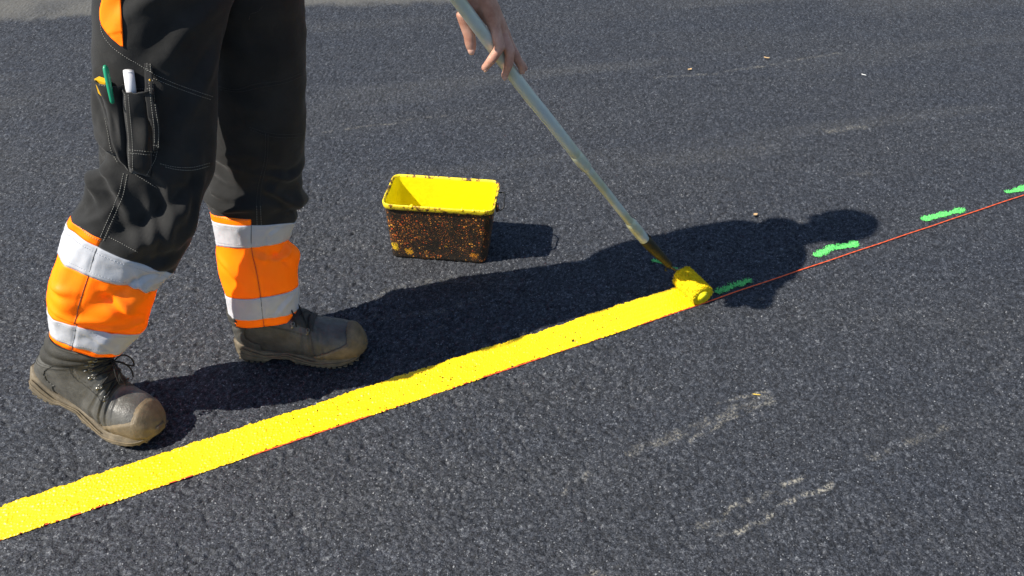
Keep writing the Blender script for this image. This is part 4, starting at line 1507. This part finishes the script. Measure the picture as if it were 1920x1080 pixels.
    for i, x in enumerate(xs):
        ca = np.sign(np.cos(an)) * np.abs(np.cos(an)) ** 0.35; sa = np.sign(np.sin(an)) * np.abs(np.sin(an)) ** 0.35
        zc, zh = (top[i] + bot[i]) / 2, (top[i] - bot[i]) / 2
        k = sa
        flare = 1 + 0.05 * np.sin((k + 1) * 3.2)          # side wall waisted between rand and tread
        Q[i, :, 0] = x; Q[i, :, 1] = ca * hw[i] * flare - 0.005 * sstep(0.2, 0.31, x); Q[i, :, 2] = zc + sa * zh
    v = to_world(Q).reshape(-1, 3)
    f = [(i * ns + j, i * ns + (j + 1) % ns, (i + 1) * ns + (j + 1) % ns, (i + 1) * ns + j) for i in range(len(xs) - 1) for j in range(ns)]
    f.append(tuple(range(ns))); f.append(tuple((len(xs) - 1) * ns + j for j in range(ns)))
    mb = MB(); mb.add(v, f)
    sole = mb.build('sole', M_SOLE, upper)
    # tread lugs round the edge and raised wave lines on the side wall
    lug = MB()
    for x in np.concatenate([np.arange(0.006, 0.078, 0.0145), np.arange(0.148, 0.30, 0.0135)]):
        h_ = float(np.interp(x, xs, hw)); b_ = float(np.interp(x, xs, bot))
        for sgn in (-1, 1):
            c = np.array([x, sgn * (h_ - 0.0105), b_ + 0.0005])
            vv, ff = box(c, np.eye(3), (0.0044, 0.0092, 0.0016))
            lug.add(to_world(np.array(vv)), ff)
    tag(lug.build('tread_lug', M_SOLE, sole, False), kind='stuff')
    wav = MB()
    for sgn in (-1, 1):
        for (z0, amp, x0, x1) in ((0.45, 0.0018, 0.0, 0.30), (0.75, 0.0022, 0.01, 0.20)):
            pts = []
            for x in np.linspace(x0 + 0.004, x1, 60):
                t_, b_ = np.interp(x, xs, top), np.interp(x, xs, bot)
                pts.append((x, sgn * (np.interp(x, xs, hw) * 1.035) - 0.005 * float(sstep(0.2, 0.31, x)), b_ + (t_ - b_) * z0 + amp * math.sin(x * 60)))
            wav.tube(to_world(np.array(pts)), 0.0016, 6)
    tag(wav.build('side_rib', M_CAP, sole), kind='stuff')
    # hooks and laces
    rows = [6.0, 7.2, 8.4, 9.6, 10.9, 12.2] if shaft > 0.9 else [6.0, 7.2, 8.4]
    def pt(t, a, off):
        i = int(np.argmin(np.abs(tpar - t))); j = int(round((a % (2 * math.pi)) / (2 * math.pi) * nph)) % nph
        return W[i, j] + GW.N[i, j] * off, GW.N[i, j]
    for t in rows:
        for sgn in (-1, 1):
            p, n = pt(t, sgn * 0.68, 0.0035)
            p2, _ = pt(t, sgn * 0.82, 0.0035)
            s_ = nrm(p2 - p); u_ = np.cross(n, s_)
            hk = MB()
            ring_ = [p + n * 0.0016 + (s_ * math.cos(a) + u_ * math.sin(a)) * 0.0042 for a in np.linspace(0, 2 * math.pi, 13)]
            hk.tube(ring_, 0.0012, 6, caps=False)
            hk.box(p2 + n * 0.0006, (s_, u_, n), (0.0040, 0.0030, 0.0008))
            hk.build('lace_hook', M_HOOK, upper)
    lc = MB()
    for k in range(len(rows) - 1):
        for sgn in (-1, 1):
            a, na_ = pt(rows[k], sgn * 0.66, 0.0055); b, nb_ = pt(rows[k + 1], -sgn * 0.66, 0.0055)
            m1, n1 = pt((rows[k] + rows[k + 1]) / 2, 0, 0.0075 + 0.0015 * sgn)
            lc.tube(spline([a, m1, b], 14), 0.0019, 7)
    a, _ = pt(rows[0], 0.66, 0.005); b, _ = pt(rows[0], -0.66, 0.005); m1, _ = pt(rows[0], 0, 0.007)
    lc.tube(spline([a, m1, b], 10), 0.0019, 7)
    knot, kn = pt(9.9 if shaft > 0.9 else 8.6, 0.05, 0.012)
    fwd = to_world(np.array([[0.30, 0, 0.1], [0.20, 0, 0.1]])); fwd = nrm(fwd[0] - fwd[1])
    lft = nrm(np.cross(ZUP, fwd)) * mirror
    lc.add(*ball(knot, np.eye(3), (0.005, 0.005, 0.005), 8, 6))
    for sg, ln, dn in ((1, 0.030, 0.030), (-1, 0.024, 0.036)):
        L_ = [knot, knot + lft * sg * ln * 0.5 + fwd * 0.012 + ZUP * 0.008, knot + lft * sg * ln + fwd * 0.020 - ZUP * dn * 0.5, knot + lft * sg * ln * 0.95 + fwd * 0.020 - ZUP * dn * 1.15,
              knot + lft * sg * ln * 0.6 + fwd * 0.016 - ZUP * dn * 0.8, knot + lft * sg * ln * 0.25 + fwd * 0.012 - ZUP * 0.006, knot]
        lc.tube(spline(L_, 36), 0.0018, 7)
        E_ = [knot, knot + lft * sg * 0.010 + fwd * 0.016 - ZUP * 0.012, knot + lft * sg * 0.016 + fwd * 0.022 - ZUP * 0.034, knot + lft * sg * 0.013 + fwd * 0.024 - ZUP * 0.052]
        lc.tube(spline(E_, 18), 0.0018, 7)
    tag(lc.build('lace', M_LACE, upper), kind='stuff')
    return W


WR = build_boot((-1.121, 1.342), R(-17), 1.07, R(18), 1, 'rear boot with raised heel and sunlit grey leather', 0.31, R(-8))
WL = build_boot((-0.692, 1.527), R(-1), 1.02, 0.0, -1, 'front boot flat on the ground in shadow', 0.02, 0.0, 0.36)

# ---- body: one continuous figure (head, neck, trunk, arms, hands, legs)
body = MB()


def limb(P, r, n=18): body.add(*tube(np.array(P, float), r, n))


# grip frame of the right hand about the pole
hd_ = POLE_UP
hv = nrm(EYE - hand_p)
n1 = nrm(np.cross(hd_, hv)); n1 = n1 if n1[0] > 0 else -n1
n2 = nrm(np.cross(n1, hd_)); n2 = n2 if n2 @ hv > 0 else -n2


def HP(px, py, b):
    """point of the photograph at b millimetres before the pole's axis"""
    o = hand_p + n2 * b / 1000.0
    r = ray(px, py)
    return EYE + r * (((o - EYE) @ n2) / (r @ n2))


wrist = HP(895, -38, -14)
MC = dict(index=HP(926, 46, -3), middle=HP(939, 58, -10), ring=HP(948, 70, -18), pinky=HP(953, 84, -26))
fing = dict(index=[HP(937, 90, 20), HP(921, 113, 22), HP(909, 127, 15)], middle=[HP(956, 97, 15), HP(954, 121, 20), HP(946, 143, 16)],
            ring=[HP(966, 104, 0), HP(976, 121, 4), HP(979, 134, 3)], pinky=[HP(970, 112, -16), HP(980, 122, -14), HP(985, 128, -12)])
frad = dict(index=(.0120, .0108, .0092, .0074), middle=(.0120, .0106, .0090, .0072), ring=(.0112, .0098, .0084, .0068), pinky=(.0100, .0086, .0074, .0060))
for k in MC:
    pts = [MC[k]] + fing[k]
    rr = frad[k]
    # knuckles a touch thicker than the phalanges between them
    PP = []; RR = []
    for a, b, ra, rb in zip(pts[:-1], pts[1:], rr[:-1], rr[1:]):
        PP += [a, a * 0.5 + b * 0.5]; RR += [ra, (ra + rb) / 2 * 0.94]
    PP.append(pts[-1]); RR.append(rr[-1])
    limb(PP, RR, 14)
    limb([wrist, wrist * 0.5 + MC[k] * 0.5 + n2 * -0.002, MC[k]], [.0175, .0160, rr[0] * 1.05], 14)
thumb = [HP(890, -2, -24), HP(866, 30, -20), HP(880, 66, -9), HP(884, 92, -5)]
limb([wrist, thumb[0], thumb[1], thumb[1] * 0.5 + thumb[2] * 0.5, thumb[2], thumb[2] * 0.45 + thumb[3] * 0.55, thumb[3]], [.019, .0175, .0128, .0108, .0112, .0112, .0088], 16)
limb([thumb[0], HP(908, 28, -20), MC['index']], [.014, .012, .010], 12)           # web of the thumb
sh_R, sh_L = np.array([-0.360, 1.486, 1.280]), np.array([-0.175, 1.680, 1.265])
el_R = np.array([-0.236, 1.490, 1.075])
limb([sh_R, el_R * 0.4 + sh_R * 0.6, el_R, el_R * 0.6 + wrist * 0.4 + np.array([-.004, 0, 0]), el_R * 0.15 + wrist * 0.85, wrist], [.052, .046, .041, .042, .031, .0285], 20)
# left arm to the upper end of the pole
gripL = POLE_TOP - POLE_UP * 0.085
el_L = np.array([-0.03, 1.60, 1.06])
wr_L = gripL + n1 * 0.055 - n2 * 0.055 + POLE_UP * 0.015
limb([sh_L, sh_L * 0.55 + el_L * 0.45, el_L, el_L * 0.6 + wr_L * 0.4, wr_L], [.052, .046, .041, .040, .029], 20)
for k, (so, rr) in enumerate(((0.030, .0105), (0.010, .0108), (-0.011, .0102), (-0.031, .0088))):
    base = gripL + POLE_UP * so
    kn_ = base + n1 * 0.034 - n2 * 0.026
    limb([wr_L, kn_], [.020, .014], 12)
    P = [kn_]
    for a in (20, 75, 130, 175):
        P.append(base + (n1 * math.cos(R(a)) + n2 * math.sin(R(a))) * 0.0225)
    limb(spline(P, 14), np.linspace(rr, rr * 0.72, 14), 12)
limb(spline([wr_L, gripL + POLE_UP * 0.045 + n1 * 0.020 - n2 * 0.030, gripL + POLE_UP * 0.052 - n1 * 0.012 - n2 * 0.024, gripL + POLE_UP * 0.040 - n1 * 0.026 + n2 * 0.004], 12), np.linspace(.016, .0085, 12), 12)
# trunk, neck
TR = [(-0.54, 1.522, 1.03, .110, .075), (-0.505, 1.537, 1.10, .120, .080), (-0.415, 1.552, 1.20, .130, .082), (-0.34, 1.575, 1.28, .125, .080), (-0.290, 1.585, 1.36, .075, .06)]


def trunk_loft(rows, n=40):
    v = []; an = np.linspace(0, 2 * math.pi, n, endpoint=False)
    for (x, y, z, a, b) in rows:
        c = np.array([x, y, z])
        v.extend(c + np.outer(np.cos(an) * a, SIDE) + np.outer(np.sin(an) * b, FACE))
    f = [(i * n + j, i * n + (j + 1) % n, (i + 1) * n + (j + 1) % n, (i + 1) * n + j) for i in range(len(rows) - 1) for j in range(n)]
    f.append(tuple(range(n))[::-1]); f.append(tuple((len(rows) - 1) * n + j for j in range(n)))
    return v, f


body.add(*trunk_loft(TR))
hc = np.array([-0.222, 1.597, 1.545])
limb([(-0.30, 1.580, 1.30), (-0.262, 1.590, 1.40), tuple(hc - np.array([0.012, 0, 0.06]))], [.056, .050, .050], 20)
# head turned down the line, towards the roller
look = nrm(np.array([0.80, 0.30, -0.42])); hl_ = nrm(np.cross(ZUP, look)); hu_ = np.cross(look, hl_)
HX = (look, hl_, hu_)
def hp3(a, b, c): return hc + look * a + hl_ * b + hu_ * c
body.add(*ball(hp3(-0.010, 0, 0.022), HX, (.094, .074, .092), 32, 20))
body.add(*ball(hp3(0.018, 0, -0.035), HX, (.068, .058, .075), 28, 16))
body.add(*ball(hp3(0.052, 0, -0.088), HX, (.028, .030, .022), 18, 12))            # chin
for sg in (-1, 1):
    body.add(*ball(hp3(0.048, sg * 0.034, -0.028), HX, (.026, .022, .024), 16, 10))  # cheek
    body.add(*ball(hp3(-0.012, sg * 0.073, -0.012), HX, (.020, .008, .032), 16, 12))  # ear
    body.add(*ball(hp3(0.071, sg * 0.030, 0.022), HX, (.012, .022, .009), 14, 8))   # brow
limb([hp3(0.080, 0, 0.008), hp3(0.094, 0, -0.014), hp3(0.102, 0, -0.030)], [.009, .010, .013], 12)
for sg in (-1, 1): body.add(*ball(hp3(0.090, sg * 0.012, -0.033), HX, (.011, .008, .008), 12, 8))
limb([hp3(0.074, -0.022, -0.058), hp3(0.084, 0, -0.054), hp3(0.074, 0.022, -0.058)], [.0045, .0062, .0045], 10)
limb([hp3(0.073, -0.018, -0.067), hp3(0.083, 0, -0.066), hp3(0.073, 0.018, -0.067)], [.005, .0072, .005], 10)
# legs inside the cloth
def mid(G, row): return G.P[row].mean(0)
for Gd, W_ in ((GR, WR), (GL, WL)):
    rows_ = np.linspace(30, Gd.P.shape[0] - 8, 9).astype(int)
    P = [mid(Gd, r_) for r_ in rows_]
    limb([np.array([-0.535, 1.522, 1.06])] + P + [W_[int(len(W_) * 0.70)].mean(0), W_[int(len(W_) * 0.56)].mean(0) * 0.5 + W_[int(len(W_) * 0.45)].mean(0) * 0.5], [.070, .070, .066, .060, .054, .050, .046, .040, .036, .034, .028, .022], 18)
body_o = remeshed('body', body, 0.0027, M_SKIN, person, 5, 0.5)
# nails
def nail(tip, prev, up, w, ln, name='fingernail'):
    d = nrm(tip - prev); u = nrm(up - d * (up @ d)); s_ = np.cross(d, u)
    mesh(name, *ball(tip + u * w * 0.62, (d, s_, u), (ln, w * 0.72, w * 0.42), 16, 8), M_NAIL, body_o)
nail(thumb[3] + nrm(thumb[3] - thumb[2]) * 0.001, thumb[2], hv + n1 * -0.15, .0090, .0085)
nail(fing['index'][2], fing['index'][1], -n1 * 0.9 * 0 + hv * 0.55 - POLE_UP * 0.9 - n1 * 0.1, .0074, .0068)
nail(fing['middle'][2], fing['middle'][1], hv * 0.9 + n1 * 0.25 - POLE_UP * 0.3, .0072, .0066)
# eyes, hair
for sg in (-1, 1):
    mesh('eye', *ball(hp3(0.069, sg * 0.030, 0.004), HX, (.011, .0125, .0105), 16, 10), M_EYE, body_o)
    mesh('iris', *ball(hp3(0.0785, sg * 0.030, 0.002), HX, (.003, .0055, .0055), 12, 8), M_HAIR, body_o)
hair = MB()
hair.add(*ball(hp3(-0.016, 0, 0.034), HX, (.096, .079, .090), 40, 24))
hb = MB()
for vv, ff in [ball(hp3(-0.016, 0, 0.032), HX, (.097, .0785, .090), 48, 30)]:
    keepf = []
    vv = np.array(vv)
    loc = np.stack([(vv - hc) @ look, (vv - hc) @ hl_, (vv - hc) @ hu_], -1)
    jit = 0.006 * noise3(vv[:, 0] * 70, vv[:, 1] * 70, vv[:, 2] * 70, 201)
    ok = (loc[:, 2] > 0.055 + 0.0 * loc[:, 0] + jit) | ((loc[:, 0] < 0.01) & (loc[:, 2] > -0.035 + jit)) | ((loc[:, 0] < 0.035) & (loc[:, 2] > 0.02 + jit))
    vv = vv + (vv - hp3(-0.016, 0, 0.032)) * (0.03 * noise3(vv[:, 0] * 45, vv[:, 1] * 45, vv[:, 2] * 45, 202))[:, None]
    hb.add(vv, [q for q in ff if all(ok[i] for i in q)])
ho = hb.build('hair', M_HAIR, person)
md = ho.modifiers.new('thickness', 'SOLIDIFY'); md.thickness = 0.006; md.offset = 0

# ---- jacket
jk = MB()
JR = [(-0.54, 1.522, 1.045, .155, .100), (-0.535, 1.525, 1.07, .158, .102), (-0.505, 1.537, 1.11, .156, .100), (-0.42, 1.565, 1.20, .160, .100), (-0.345, 1.578, 1.285, .158, .098), (-0.300, 1.583, 1.345, .100, .078), (-0.284, 1.586, 1.375, .068, .064), (-0.272, 1.588, 1.415, .060, .058)]
cs = np.array(JR); JD = np.concatenate([[0], np.cumsum(np.linalg.norm(np.diff(cs[:, :3], axis=0), axis=1))])
jk.add(*trunk_loft(spline_at(cs, JD, np.linspace(0, JD[-1], 30)), 48))
jk.add(*tube(spline([sh_R + np.array([0.05, 0.04, -0.01]), sh_R, sh_R * 0.55 + el_R * 0.45, el_R, el_R * 0.72 + wrist * 0.28], 20), np.linspace(.062, .060, 20), 22))
jk.add(*tube(spline([sh_L - np.array([0.06, 0.05, 0.0]), sh_L, sh_L * 0.55 + el_L * 0.45, el_L, el_L * 0.35 + wr_L * 0.65], 20), np.linspace(.058, .048, 20), 22))
jacket = remeshed('jacket', jk, 0.007, M_ORANGE, person, 12, 0.5)
co = np.zeros(len(jacket.data.vertices) * 3); jacket.data.vertices.foreach_get('co', co); co = co.reshape(-1, 3)
co += 0.006 * np.stack([noise3(co[:, 0] * 16, co[:, 1] * 16, co[:, 2] * 26, 211), noise3(co[:, 0] * 16, co[:, 1] * 16, co[:, 2] * 26, 212), 0 * co[:, 0]], -1)
jacket.data.vertices.foreach_set('co', co.ravel()); jacket.data.update()
for z0 in (1.12, 1.21):
    i = np.interp(z0, cs[:, 2], np.arange(len(cs)))
    rows_ = []
    for dz in np.linspace(-0.025, 0.025, 5):
        rows_.append([np.interp(z0 + dz, cs[:, 2], cs[:, q]) for q in range(5)])
    rows_ = np.array(rows_); rows_[:, 3:] += 0.004
    v, f = trunk_loft(rows_, 48)
    mesh('reflective_band', v, f[:-2], M_REFL, jacket)
